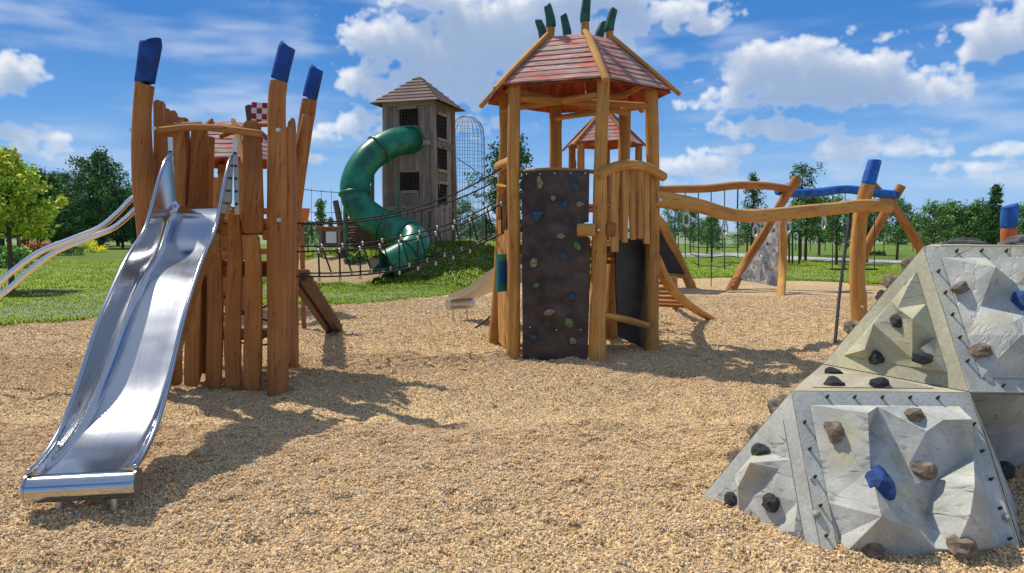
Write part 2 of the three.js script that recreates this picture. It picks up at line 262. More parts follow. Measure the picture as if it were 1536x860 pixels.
// a sheet over the terrain, sunk below it where inside() is negative
function sheet(xs, zs, height, colour) {
  const pos = [], uv = [], idx = [], col = [], w = xs.length;
  zs.forEach((z, j) => xs.forEach((x, i) => { pos.push(x, height(x, z), z); uv.push(x, z); if (colour) { const c = colour(x, z); col.push(c, c, c); } if (i && j) { const a = j * w + i; idx.push(a - w - 1, a - w, a - 1, a - w, a, a - 1); } }));
  const g = new THREE.BufferGeometry(); g.setAttribute('position', new THREE.Float32BufferAttribute(pos, 3)); g.setAttribute('uv', new THREE.Float32BufferAttribute(uv, 2)); if (colour) g.setAttribute('color', new THREE.Float32BufferAttribute(col, 3));
  g.setIndex(idx); g.computeVertexNormals(); return g;
}
const line = (a, b, step) => { const n = Math.max(1, Math.round(Math.abs(b - a) / step)), o = []; for (let i = 0; i <= n; i++) o.push(lerp(a, b, i / n)); return o; };
// ---------- terrain ----------
function H(x, z) {
  const d = Math.hypot((x + 3.2) * .9, z + 25.4), mound = 1.22 * smooth(6.4, 1.6, d);
  return mound + (fbm2(x * .35 + 9, z * .35, 3, 0, 0, 201) - .5) * .05 * smooth(3, 9, -z);
}
function micro(x, z) {                                   // raked and trodden gravel
  const far = smooth(26, 10, -z), w = fbm2(x * 1.6, z * 1.6 + 3, 2, 0, 0, 214) * 2.4;
  let dent = 0; const ci = Math.floor(x / .42), cj = Math.floor(z / .42); for (let a = -1; a <= 1; a++) for (let b = -1; b <= 1; b++) { const I = ci + a, J = cj + b; if (hash(I, J, 61) < .35) continue; const an = hash(I, J, 62) * 3.14, dx = x - (I + hash(I, J, 63)) * .42, dz = z - (J + hash(I, J, 64)) * .42, u = (dx * Math.cos(an) + dz * Math.sin(an)) / .13, v = (dz * Math.cos(an) - dx * Math.sin(an)) / .062, q = u * u + v * v; if (q < 3) dent += (q < 1.2 ? -1 : .35) * .02 * Math.exp(-q * .6); }
  return far * (dent + (fbm2(x * 3.4 + w, z * 4.4, 3, 0, 0, 211) - .5) * .095 + (fbm2(x * 10, z * 12, 3, 0, 0, 213) - .5) * .06);
}
const Hg = (x, z) => H(x, z) + micro(x, z);
function G(px, py, lift = 0) {                           // where the ray through a pixel meets the terrain
  const d = ray(px, py); d.multiplyScalar(1 / -d.z); let s = 2;
  while (s < 400) { const y = EYE + d.y * s; if (y < H(d.x * s, -s)) break; s += .05; }
  return V(d.x * s, H(d.x * s, -s) + lift, -s);
}
const ground = (p, dy = -.12) => V(p.x, H(p.x, p.z) + dy, p.z);

// border between gravel and lawn, read off the photograph and laid on the ground
const edgePts = [[-500, 540], [-250, 515], [0, 491], [90, 483], [170, 475], [260, 466], [350, 460], [445, 456], [520, 455], [580, 452], [640, 448], [700, 438], [745, 430], [860, 421], [985, 418.5], [1100, 417], [1220, 422], [1340, 427], [1450, 431], [1700, 440], [2100, 460]].map(([x, y]) => { const d = ray(x, y), s = EYE / -d.y; return [d.x * s, d.z * s]; });
function lawnSide(x, z) {                                // > 0 on the lawn
  let i = 0; while (i < edgePts.length - 2 && x > edgePts[i + 1][0]) i++;
  const [x0, z0] = edgePts[i], [x1, z1] = edgePts[i + 1], t = clamp((x - x0) / (x1 - x0), -.5, 1.5);
  return lerp(z0, z1, t) - z + (fbm2(x * 1.1, z * .5, 4, 0, 0, 221) - .5) * 1.3;
}
const sandPoly = [[430, 395], [470, 389], [510, 385], [555, 386], [600, 392], [640, 393], [668, 396], [640, 407], [590, 418], [545, 425], [490, 428], [430, 428]].map(([x, y]) => { const p = G(x, y); return [p.x, p.z]; });
function polySide(poly, x, z) {                          // signed distance, > 0 inside
  let d = 1e9, inside = false;
  for (let i = 0, j = poly.length - 1; i < poly.length; j = i++) {
    const [ax, az] = poly[j], [bx, bz] = poly[i], ex = bx - ax, ez = bz - az, t = clamp(((x - ax) * ex + (z - az) * ez) / (ex * ex + ez * ez));
    d = Math.min(d, Math.hypot(x - ax - ex * t, z - az - ez * t)); if ((az > z) !== (bz > z) && x < (bx - ax) * (z - az) / (bz - az) + ax) inside = !inside;
  }
  return inside ? d : -d;
}
const sandSide = (x, z) => polySide(sandPoly, x, z) + (fbm2(x * 1.4, z * 1.4, 3, 0, 0, 231) - .5) * .7;
const pathPoly = [[925, 385], [1000, 381.5], [1100, 380.5], [1200, 386], [1300, 391], [1420, 393], [1700, 397], [1700, 404], [1420, 400], [1300, 397], [1200, 391.5], [1100, 385.5], [1000, 386], [925, 390]].map(([x, y]) => { const p = G(x, y); return [p.x, p.z]; });
const pathSide = (x, z) => polySide(pathPoly, x, z);

const gravelMat = std('pea gravel', lin(1, .95, .85), { map: gravelMap, bumpMap: gravelBump, bumpScale: .012, roughness: .95, vertexColors: true });
const tone = (x, z) => .86 + .3 * fbm2(x * .9 + 4, z * .9, 4, 0, 0, 241);
{
  const near = sheet([...line(-40, -8, 1), ...line(-7.9, 7.9, .035), ...line(8, 40, 1)], [...line(3, -2.4, .6), ...line(-2.45, -9, .035), ...line(-9.1, -18, .08), ...line(-18.3, -27, .3)], (x, z) => Hg(x, z), tone);
  structure('gravel_ground', near, gravelMat);
}
const lawnMat = std('mown lawn', lin(.80, .88, .5), { map: lawnMap, roughness: .95, vertexColors: true, bumpMap: gritBump, bumpScale: .05 });
structure('lawn', sheet([...line(-140, -20, 4), ...line(-19.5, 22, .16), ...line(23, 150, 4)], [...line(-9, -29, .16), ...line(-29.6, -48, .7), ...line(-50, -92, 3)],
  (x, z) => { const s = Math.min(lawnSide(x, z)); return H(x, z) + clamp(s * .35, -.14, .035); }, (x, z) => .78 + .5 * fbm2(x * .3, z * .3, 4, 0, 0, 251)), lawnMat);
const sandMat = std('trodden sand', lin(.66, .62, .56), { map: gravelMap, roughness: 1, bumpMap: gravelBump, bumpScale: .006 });
structure('sand_path', sheet(line(-13, 0, .14), line(-15, -50, .16), (x, z) => H(x, z) + clamp(sandSide(x, z) * .3, -.12, .06)), sandMat);
structure('gravel_path', sheet(line(3, 60, .35), line(-28, -66, .25), (x, z) => H(x, z) + clamp(pathSide(x, z) * .4, -.12, .06)), std('pale gravel path', lin(.90, .86, .78), { map: noiseMap, roughness: 1 }));
{
  const field = std('young crop field', lin(.42, .58, .27), { map: noiseMap, roughness: 1 });
  structure('field', sheet([-5000, -1500, -400, -150, 0, 150, 400, 1500, 5000], [12, -60, -120, -250, -600, -1500, -5200], () => -.16), field);
}

// loose pebbles lying on the gravel sheet
const frame = (x, z, m = 0) => Math.abs(x) < -z * (.70 + m) + .5;
{
  const shape = new THREE.IcosahedronGeometry(1, 0), r = rng(77), N = 520000, mesh = new THREE.InstancedMesh(shape, std('pebbles', lin(1, 1, 1), { roughness: .9 }), N);
  const m = new THREE.Matrix4(), q = new THREE.Quaternion(), e = new THREE.Euler(), p = V(0, 0, 0), s = V(0, 0, 0), c = new THREE.Color(); let k = 0;
  while (k < N) {
    const u = r(), z = u < .42 ? lerp(-2.9, -6, Math.sqrt(r())) : u < .74 ? lerp(-6, -9.5, Math.sqrt(r())) : lerp(-9.5, -18, r()), x = (r() * 2 - 1) * (-z * .74 + .4);
    if (lawnSide(x, z) > .05) continue;
    const a = .0035 + Math.pow(r(), 1.6) * .0055 + smooth(7, 16, -z) * .006;
    p.set(x, Hg(x, z) + a * .25, z); e.set(r() * 6, r() * 6, r() * 6); q.setFromEuler(e); s.set(a * (1.1 + r() * .5), a * (.6 + r() * .3), a); m.compose(p, q, s); mesh.setMatrixAt(k, m);
    const v = .62 + r() * .62, h = r(); if (h < .72) c.setRGB(.68 * v, .465 * v, .235 * v); else if (h < .88) c.setRGB(.72 * v, .56 * v, .36 * v); else if (h < .95) c.setRGB(.44 * v, .39 * v, .33 * v); else c.setRGB(.76 * v, .64 * v, .47 * v);
    mesh.setColorAt(k, c); k++;
  }
  mesh.name = 'gravel_pebbles'; mesh.userData = { kind: 'stuff', label: 'loose tan pea gravel covering the play area', category: 'gravel' }; mesh.castShadow = mesh.receiveShadow = true; scene.add(mesh);
}
// grass blades and clover flowers
{
  const tri = [], nrm = [], r = rng(5);
  for (let b = 0; b < 9; b++) { const a = r() * 6.28, x = (r() - .5) * .07, z = (r() - .5) * .07, h = .035 + r() * .045, lx = (r() - .5) * .05, lz = (r() - .5) * .05, w = .0035 + r() * .003, cx = Math.cos(a) * w, cz = Math.sin(a) * w; tri.push(x - cx, 0, z - cz, x + cx, 0, z + cz, x + lx, h, z + lz); }
  const g = new THREE.BufferGeometry(); g.setAttribute('position', new THREE.Float32BufferAttribute(tri, 3)); g.setAttribute('normal', new THREE.Float32BufferAttribute(tri.map((_, i) => i % 3 === 1 ? 1 : 0), 3));
  const N = 190000, mesh = new THREE.InstancedMesh(g, std('grass', lin(1, 1, 1), { roughness: .8 }), N), m = new THREE.Matrix4(), q = new THREE.Quaternion(), p = V(0, 0, 0), s = V(0, 0, 0), c = new THREE.Color(); let k = 0, tries = 0;
  while (k < N && tries++ < 3e6) {
    const z = -11.5 - Math.pow(r(), 1.35) * 28, x = (r() * 2 - 1) * (-z * .73 + 1); if (lawnSide(x, z) < -.02 + r() * .1 || sandSide(x, z) > -.05 || pathSide(x, z) > -.05) continue;
    const f = (.8 + r() * .7) * (z < -20 ? 1.5 : 1); p.set(x, H(x, z) + .015, z); q.setFromAxisAngle(V(0, 1, 0), r() * 6.28); s.set(f * 1.25, f * (.38 + .6 * fbm2(x * .8, z * .8, 2, 0, 0, 7)), f * 1.25); m.compose(p, q, s); mesh.setMatrixAt(k, m);
    const v = .7 + r() * .6, d = fbm2(x * .5, z * .5, 3, 0, 0, 8); c.setRGB((.20 + .11 * d) * v, (.345 + .05 * d) * v, .022 * v); mesh.setColorAt(k, c); k++;
  }
  mesh.count = k; mesh.name = 'grass_blades'; mesh.userData = { kind: 'stuff', label: 'short mown green grass covering the lawn', category: 'grass' }; mesh.castShadow = mesh.receiveShadow = true; scene.add(mesh);
  const fl = new THREE.IcosahedronGeometry(.011, 0), N2 = 17000, cl = new THREE.InstancedMesh(fl, std('clover flower', lin(.78, .76, .66)), N2); let j = 0; tries = 0;
  while (j < N2 && tries++ < 2e6) { const z = -11.5 - Math.pow(r(), 1.1) * 22, x = (r() * 2 - 1) * (-z * .73 + 1), pn = fbm2(x * .45 + 40, z * .9, 3, 0, 0, 31); if (lawnSide(x, z) < .08 || sandSide(x, z) > -.1 || pathSide(x, z) > -.1 || pn < .5 + r() * .1) continue; m.makeTranslation(x, H(x, z) + .05 + r() * .03, z); cl.setMatrixAt(j++, m); }
  cl.count = j; cl.name = 'clover_flowers'; cl.userData = { kind: 'stuff', label: 'white clover flowers scattered in patches over the lawn', category: 'flowers' }; cl.castShadow = true; scene.add(cl);
}
console.log('ground done');
// ---------- play tower with blue-tipped posts ----------
const X = V(1, 0, 0), Y = V(0, 1, 0), Z = V(0, 0, 1);
const pick = (list, k) => list[k % list.length];
// a log post given by pixels; the last stretch from tipAt (share of its length) is painted
function post(T, name, pts, r, mats, o = {}) {
  const base = ground(pts[0]); const path = [base, ...pts.slice(1)];
  if (!o.tip) return put(T, name, loft(path, { rx: r, segs: 22, sides: 16, wob: .07, knots: 2, ...o }), mats);
  const m = put(T, name, loft(path, { rx: r, segs: 22, sides: 16, wob: .07, knots: 2, ...o, t1: o.tip, slantB: o.line ?? [.5, 0] }), mats);
  put(m, 'painted_tip', loft(path, { rx: Array.isArray(r) ? r.map((x) => x * 1.02) : r * 1.02, segs: 8, sides: 16, wob: .07, ...o, t0: o.tip, slantA: o.line ?? [.5, 0], slantB: o.cut ?? [.6, 0], bevel: .02 }), o.paint);
  return m;
}
const TL = thing('play_tower', 'brown timber play tower with blue-tipped posts carrying the steel slide', 'play tower', V(-3, 0, -7.9));
{
  const B = MAT.brown;
  post(TL, 'post', [P(232, 592, 7.22), P(224, 385, 7.2), P(213, 240, 7.2), P(214, 150, 7.2), P(227, 62, 7.2)], [.105, .105, .1, .105, .085, .1], B[0], { tip: .885, line: [-.55, 0], cut: [.55, 0], paint: MAT.blue });
  post(TL, 'post', [G(417, 588), P(416, 400, 7.32), P(415, 220, 7.32), P(417, 130, 7.3), P(431, 68, 7.3)], [.105, .1, .1, .095, .085, .08], B[1], { tip: .9, line: [.1, 0], cut: [-.5, 0], paint: MAT.blue });
  post(TL, 'post', [P(433, 552, 8.7), P(438, 330, 8.7), P(455, 210, 8.65), P(464, 150, 8.6), P(475, 102, 8.6)], [.11, .105, .1, .09, .08], B[0], { tip: .9, line: [.15, 0], cut: [-.5, 0], paint: MAT.blue });
  post(TL, 'post', [P(306, 552, 8.7), P(306, 330, 8.7), P(310, 205, 8.7)], [.1, .095, .09], B[2]);
  put(TL, 'branch', loft([P(442, 300, 8.62), P(452, 220, 8.55), P(460, 172, 8.55)], { rx: [.07, .07, .05], segs: 10 }), B[1]);
  // standing boards
  const b = (x, y0, y1, d, wpx, k, lean = 0, side = X, th = .045) => put(TL, 'board', board(P(x, y1, d), P(x + lean, y0, d), wpx * M(d), th, side, { mid: [P(x + lean * .3 + ((k * 7) % 5 - 2) * .8, lerp(y1, y0, .33), d), P(x + lean * .7 - ((k * 5) % 5 - 2) * .8, lerp(y1, y0, .68), d)], segs: 9, wob: .09, w: [wpx * M(d), wpx * M(d) * 1.08, wpx * M(d), wpx * M(d) * .96, wpx * M(d) * .72], bevel: .03 }), pick(MAT.brown, k));
  b(258, 186, 360, 7.28, 38, 0, 0); b(297, 190, 345, 8.45, 32, 1, 2); b(378, 181, 350, 7.3, 30, 2, -1); b(379, 352, 585, 7.3, 27, 1); b(350, 318, 580, 7.32, 24, 0, 1); b(320, 352, 582, 7.33, 24, 2, 1); b(288, 372, 580, 7.34, 22, 1, 2); b(262, 395, 578, 7.35, 22, 0, 3);
  const sideL = V(.04, 0, -1);
  [[236, 150, 7.45], [242, 152, 7.62], [250, 163, 7.8], [260, 166, 8.0], [269, 176, 8.2], [277, 177, 8.42]].forEach(([x, y, d], k) => b(x, y, 372, d, 20 + (k % 3) * 2, k, 0, sideL));
  [[431, 190, 7.62, 545], [434, 182, 7.86, 540], [437, 178, 8.12, 535], [438, 186, 8.38, 530]].forEach(([x, y, d, y1], k) => b(x, y, y1, d, 30, k + 1, 2, V(-.15, 0, -1)));
  b(306, 330, 560, 7.6, 20, 2, 0, sideL); b(296, 330, 570, 7.45, 18, 1, 0, sideL);
  // rails, beams, floor
  put(TL, 'rail', loft([P(237, 196, 7.2), P(290, 191, 7.2), P(340, 194, 7.2), P(394, 201, 7.22)], { rx: .034, segs: 12, sides: 10, side: Y }), B[1]);
  put(TL, 'rail', loft([P(240, 190, 7.5), P(300, 186, 8.6)], { rx: .03, segs: 8, sides: 10, side: Y }), B[2]);
  put(TL, 'rail', loft([P(330, 205, 8.6), P(370, 190, 8.5), P(410, 186, 8.0)], { rx: .03, segs: 8, sides: 10, side: Y }), B[0]);
  for (const [h, d0] of [[1.2, 7.36], [1.2, 8.6], [.4, 8.6], [1.62, 7.38], [1.62, 8.62]]) put(TL, 'beam', board(V(-3.62, h, -d0), V(d0 < 8 ? -2.42 : -2.72, h, -d0 - .05), .12, .07, Y), B[2]);
  for (const [x0] of [[-3.58], [-2.45]]) put(TL, 'beam', board(V(x0, 1.56, -7.3), V(x0 - .05, 1.56, -8.7), .1, .07, Y), B[2]);
  for (let k = 0; k < 8; k++) put(TL, 'floor_board', board(V(-3.66, 1.71, -7.42 - k * .165), V(-2.5 - k * .035, 1.71, -7.42 - k * .165), .15, .04, Z), pick(B, k));
  for (let k = 0; k < 4; k++) put(TL, 'slat', board(V(-3.5, .46 + k * .012, -7.75 - k * .15), V(-2.65, .47, -7.75 - k * .15), .12, .035, Z), pick(B, k));
  for (let k = 0; k < 3; k++) put(TL, 'slat', board(V(-3.5, 1.24, -7.75 - k * .2), V(-2.65, 1.24, -7.75 - k * .2), .13, .035, Z), pick(B, k + 1));
  // rope crossing inside
  for (const [a, c] of [[[330, 470, 8.4], [440, 430, 8.5]], [[330, 440, 8.5], [432, 480, 8.4]], [[330, 500, 8.4], [436, 505, 8.5]]]) put(TL, 'rope', tube(hang(P(...a), P(...c), .12), .012), MAT.rope);
  // carved horn with a checkered board
  const horn = put(TL, 'carved_horn', loft([P(386, 215, 8.5), P(379, 182, 8.5), P(372, 158, 8.5)], { rx: [.06, .075, .04], segs: 10 }), MAT.dark);
  const chk = dataTex(32, 32, (x, y, c) => { const r = ((Math.floor(x / 8) + Math.floor(y / 8)) & 1); c[0] = r ? .62 : .86; c[1] = r ? .03 : .83; c[2] = r ? .04 : .80; return c; }, true); chk.magFilter = THREE.NearestFilter;
  const pg = new THREE.BoxGeometry(.24, .25, .02); pg.rotateZ(-.06); const pc = P(393, 171, 8.44); pg.translate(pc.x, pc.y, pc.z); put(TL, 'checkered_board', pg, std('red and white checks', lin(1, 1, 1), { map: chk, roughness: .6 }), 'red and white checkered board');
  // bolts on the posts
  for (const [x, y, d] of [[197, 195, 7.2], [231, 193, 7.1], [417, 195, 7.19], [418, 330, 7.19], [415, 520, 7.2]]) { const g = new THREE.CylinderGeometry(.02, .022, .03, 8); g.rotateX(Math.PI / 2); const p = P(x, y, d); g.translate(p.x, p.y, p.z); put(TL, 'bolt', g, MAT.zinc); }
}
// boarded ramp up to the tower from behind
{
  const a = P(446, 415, 9.0), e = G(503, 496), T = thing('boarding_ramp', 'narrow timber ramp with cross cleats leaning on the blue-tipped tower', 'ramp', V(e.x, 0, e.z)), dir = e.clone().sub(a), across = V(dir.z, 0, -dir.x).normalize(); e.y = -.05;
  for (const s of [-.07, .07]) put(T, 'side_beam', board(a.clone().addScaledVector(across, s), e.clone().addScaledVector(across, s), .1, .13, across), MAT.dark);
  const n = across.clone().cross(dir).normalize(); if (n.y < 0) n.negate();
  for (let k = 0; k < 13; k++) { const c = a.clone().lerp(e, (k + .5) / 13).addScaledVector(n, .09), h = across.clone().multiplyScalar(.12), dv = dir.clone().normalize(); put(T, 'tread', board(c.clone().sub(h), c.clone().add(h), .15, .045, dv), pick(MAT.brown, k + 2)); }
}
// ---------- steel slide ----------
{
  const top = V(-2.92, 0, -6.98), end = V(-2.43, 0, -4.06), T = thing('steel_slide', 'wavy brushed stainless steel slide running down from the blue-tipped tower', 'slide', V(-2.7, 0, -5.6));
  const hs = [[0, 1.83], [.05, 1.82], [.1, 1.72], [.15, 1.575], [.2, 1.45], [.25, 1.37], [.3, 1.31], [.35, 1.245], [.4, 1.165], [.45, 1.07], [.5, .965], [.55, .86], [.6, .75], [.65, .64], [.7, .535], [.75, .445], [.8, .37], [.85, .315], [.9, .277], [.95, .252], [1, .238]].map(([w, y]) => ({ w, y }));
  const NH = 240; let hy = []; for (let k = 0; k <= NH; k++) { const d = k / NH; let i = 0; while (i < hs.length - 2 && d > hs[i + 1].w) i++; const f = (d - hs[i].w) / (hs[i + 1].w - hs[i].w), g = (j) => hs[clamp(j, 0, hs.length - 1)].y, [a0, a1, a2, a3] = [g(i - 1), g(i), g(i + 1), g(i + 2)]; hy.push(.5 * (2 * a1 + (a2 - a0) * f + (2 * a0 - 5 * a1 + 4 * a2 - a3) * f * f + (3 * a1 - a0 - 3 * a2 + a3) * f * f * f)); }
  for (let pass = 0; pass < 8; pass++) hy = hy.map((h, k) => { let t = 0, n = 0; const w = Math.min(5, k, NH - k); for (let j = -w; j <= w; j++) { t += hy[k + j]; n++; } return t / n; });
  const cur = { getPointAt: (s) => { const x = clamp(s) * NH, i = Math.min(NH - 1, Math.floor(x)); return top.clone().lerp(end, clamp(s)).setY(lerp(hy[i], hy[i + 1], x - i)); }, getTangentAt: (s) => cur.getPointAt(Math.min(1, s + .012)).sub(cur.getPointAt(Math.max(0, s - .012))).normalize() }, plan = end.clone().sub(top).setY(0).normalize(), A = V(-plan.z, 0, plan.x);   // A points to the right of the ride
  if (A.x < 0) A.negate();
  const wallAt = (s) => lerp(lerp(.5, .245, smooth(-.04, .3, s)), .012, smooth(.55, 1.02, s));
  const prof = []; const hw = .245, cr = .07;                 // across the bed: wall, corner, bed, corner, wall
  prof.push([-hw - .025, 1], [-hw - .02, .8], [-hw - .012, .6]); for (let k = 0; k <= 5; k++) { const a = Math.PI + k / 5 * Math.PI / 2; prof.push([-hw + cr + Math.cos(a) * cr, 'c' + (cr + Math.sin(a) * cr)]); }
  for (let k = 1; k < 6; k++) prof.push([lerp(-hw + cr, hw - cr, k / 6), 'c0']);
  for (let k = 0; k <= 5; k++) { const a = -Math.PI / 2 + k / 5 * Math.PI / 2; prof.push([hw - cr + Math.cos(a) * cr, 'c' + (cr + Math.sin(a) * cr)]); } prof.push([hw + .012, .6], [hw + .02, .8], [hw + .025, 1]);
  const N = 140, frame = (s) => { const p = cur.getPointAt(s), t = cur.getTangentAt(s), n = A.clone().cross(cur.getPointAt(Math.min(1, s + .06)).sub(cur.getPointAt(Math.max(0, s - .06))).normalize()); if (n.y < 0) n.negate(); return { p, n: n.normalize() }; };
  const inner = (s, q, off) => { const { p, n } = frame(s), w = wallAt(s), h = typeof q[1] === 'string' ? Math.min(+q[1].slice(1), w) : Math.max(q[1] * w, .02); const nn = n.clone().lerp(Y, smooth(.4, 0, s) * .95).normalize(); return p.clone().addScaledVector(A, q[0] + Math.sign(q[0]) * off * smooth(.1, .24, Math.abs(q[0]))).addScaledVector(nn, h - off * smooth(.27, .2, Math.abs(q[0]))); };
  const surf = (off) => { const pos = [], uv = [], idx = [], w = prof.length; for (let j = 0; j <= N; j++) { let u = 0, last = null; prof.forEach((q, i) => { const p = inner(j / N, q, off); if (last) u += p.distanceTo(last); last = p; pos.push(p.x, p.y, p.z); uv.push(u, j / N * 3.3); if (i && j) { const a = j * w + i; idx.push(a - w - 1, a - w, a - 1, a - w, a, a - 1); } }); } const g = new THREE.BufferGeometry(); g.setAttribute('position', new THREE.Float32BufferAttribute(pos, 3)); g.setAttribute('uv', new THREE.Float32BufferAttribute(uv, 2)); g.setIndex(idx); g.computeVertexNormals(); return g; };
  const endCap = (() => { const pos = [], uv = [], idx = []; prof.forEach((q, i) => { for (const o of [0, .014]) { const p = inner(1, q, o); pos.push(p.x, p.y, p.z); uv.push(.1, .1); } if (i) { const a = i * 2; idx.push(a - 2, a - 1, a, a, a - 1, a + 1); } }); const g = new THREE.BufferGeometry(); g.setAttribute('position', new THREE.Float32BufferAttribute(pos, 3)); g.setAttribute('uv', new THREE.Float32BufferAttribute(uv, 2)); g.setIndex(idx); g.computeVertexNormals(); return g; })();
  put(T, 'chute', mergeGeometries([surf(0), surf(.014), endCap]), MAT.steel);
  for (const q of [prof[0], prof[prof.length - 1]]) { const pts = []; for (let j = 0; j <= 40; j++) pts.push(inner(j / 40, q, .007)); const cap = new THREE.SphereGeometry(.016, 10, 8), ce = pts[pts.length - 1]; cap.translate(ce.x, ce.y, ce.z); const cap2 = new THREE.SphereGeometry(.016, 10, 8); cap2.translate(pts[0].x, pts[0].y, pts[0].z); put(T, 'rolled_edge', mergeGeometries([tube(pts, .016, 90, 10), cap, cap2]), MAT.steel); }
  // rolled lip at the foot
  const e = cur.getPointAt(1), R = .078, lip = new THREE.CylinderGeometry(R, R, .56, 40, 1, false); { const u = lip.attributes.uv; for (let i = 0; i < u.count; i++) u.setXY(i, u.getY(i) * .56, u.getX(i) * .5); }
  lip.rotateZ(Math.PI / 2); lip.rotateY(Math.atan2(-A.z, A.x)); lip.translate(e.x, e.y - R - .004, e.z); put(T, 'rolled_lip', lip, MAT.steel);
  for (const s of [-1, 1]) { const pl = new THREE.CylinderGeometry(R + .006, R + .006, .012, 32); pl.rotateZ(Math.PI / 2); pl.rotateY(Math.atan2(-A.z, A.x)); const c = e.clone().addScaledVector(A, s * .285); pl.translate(c.x, c.y - R + .002, c.z); put(T, 'end_plate', pl, MAT.steel); }
  for (const s of [-.14, .15]) put(T, 'foot', tube([e.clone().addScaledVector(A, s).addScaledVector(plan, -.02).setY(-.1), e.clone().addScaledVector(A, s).addScaledVector(plan, -.02).setY(e.y - .08)], .02, 1, 10), MAT.zinc);
  // brackets that bolt it to the tower
  for (const s of [-1, 1]) { const c = top.clone().addScaledVector(A, s * .29), g = box(c.x, 2.12, c.z - .03, .045, .72, .008); const m = put(T, 'bracket', g, MAT.zinc); for (let k = 0; k < 5; k++) { const b = new THREE.CylinderGeometry(.013, .013, .02, 8); b.rotateX(Math.PI / 2); b.translate(c.x, 1.86 + k * .12, c.z - .02); put(m, 'bolt', b, MAT.iron); } }
  put(T, 'landing_plate', box(top.x, 1.815, top.z - .1, .5, .012, .26), MAT.steel);
}
// twin pipe slide on the other side of the tower
{
  const T = thing('pipe_slide', 'pair of curved steel pipes sloping from the tower to the lawn', 'pipe slide', G(-90, 470));
  [[0, 0], [.0, .34]].forEach(([dx, dz], k) => { const q = (x, y, d) => { const p = P(x, y, d); p.z -= dz; p.x += dx - dz * .1; return p; }; put(T, 'pipe', tube([q(232, 297, 8.0), q(212, 294, 8.0), q(198, 298, 7.95), q(178, 318, 7.9), q(150, 341, 7.8), q(110, 358, 7.7), q(60, 378, 7.6), q(20, 406, 7.5), q(-20, 440, 7.4), q(-70, 475, 7.3), q(-110, 492, 7.2), q(-125, 540, 7.15)], .03, 70, 12), MAT.pipe); });
}
// ---------- roofed towers ----------
const hexDir = (deg) => V(Math.cos(deg * Math.PI / 180), 0, Math.sin(deg * Math.PI / 180));
// each roof side is a stack of overlapping boards; logs run down the hips
function hexRoof(T, c, rot, R0, R1, y0, y1, rows, mats, hipMat, over = .2, sides = 6) {
  const step = 360 / sides;
  for (let s = 0; s < sides; s++) {
    const a = hexDir(rot + s * step), b = hexDir(rot + (s + 1) * step), n = a.clone().add(b).normalize();
    const corner = (d, t, k) => c.clone().addScaledVector(d, lerp(R0, R1, t)).setY(lerp(y0, y1, t)).addScaledVector(n, .018 * k).add(V(0, .03 * k, 0));
    for (let k = 0; k < rows; k++) {
      const t0 = k / rows - (k ? .012 : 0), t1 = (k + 1.0) / rows, lo = .35 + .3 * hash(s, k, 5), q = [corner(a, t0, lo), corner(b, t0, lo), corner(b, t1, .15), corner(a, t1, .15)], th = .022;
      const pos = [], uv = [], L = q[0].distanceTo(q[1]), W = .14; q.forEach((p) => pos.push(p.x, p.y, p.z)); q.forEach((p) => pos.push(p.x - n.x * th * .6, p.y - th, p.z - n.z * th * .6));
      const u0 = hash(s, k, 9); for (let r = 0; r < 2; r++) uv.push(u0, u0 * 2, u0 + L * .55, u0 * 2, u0 + L * .55, u0 * 2 + W, u0, u0 * 2 + W);
      const g = new THREE.BufferGeometry(); g.setAttribute('position', new THREE.Float32BufferAttribute(pos, 3)); g.setAttribute('uv', new THREE.Float32BufferAttribute(uv, 2)); g.setIndex([0, 2, 1, 0, 3, 2, 4, 5, 6, 4, 6, 7, 0, 1, 5, 0, 5, 4, 3, 7, 6, 3, 6, 2, 0, 4, 7, 0, 7, 3, 1, 2, 6, 1, 6, 5]);
      const f = g.toNonIndexed(); f.computeVertexNormals(); put(T, 'roof_board', f, pick(mats, Math.floor(hash(s, k, 3) * 40)));
    }
    const lin0 = [corner(a, 0, 0), corner(b, 0, 0), corner(b, 1, 0), corner(a, 1, 0)], u = new THREE.BufferGeometry(); u.setAttribute('position', new THREE.Float32BufferAttribute([0, 1, 2, 0, 2, 3].flatMap((i) => { const p = lin0[i]; return [p.x * .999 + c.x * .001, p.y - .035, p.z * .999 + c.z * .001]; }), 3)); u.setAttribute('uv', new THREE.Float32BufferAttribute([0, 0, 2, 0, 2, 1, 0, 0, 2, 1, 0, 1], 2)); u.computeVertexNormals(); put(T, 'roof_lining', u, MAT.redPaint, 'red painted underside of the roof');
    put(T, 'hip_log', loft([c.clone().addScaledVector(a, R0 + over).setY(y0 - over * (y1 - y0) / (R0 - R1) + .03), c.clone().addScaledVector(a, lerp(R0, R1, .5) + .01).setY(lerp(y0, y1, .5) + .035), c.clone().addScaledVector(a, R1).setY(y1 + .04)], { rx: [.045, .05, .04], rz: .03, n: 3, segs: 12, sides: 12, side: V(-a.z, 0, a.x), wob: .16 }), hipMat);
  }
}
const C1 = V(.86, 0, -10.12), ROT = 80;
const TR = thing('roofed_play_tower', 'honey timber tower with red shingle roof and dark climbing panel in front', 'play tower', C1.clone());
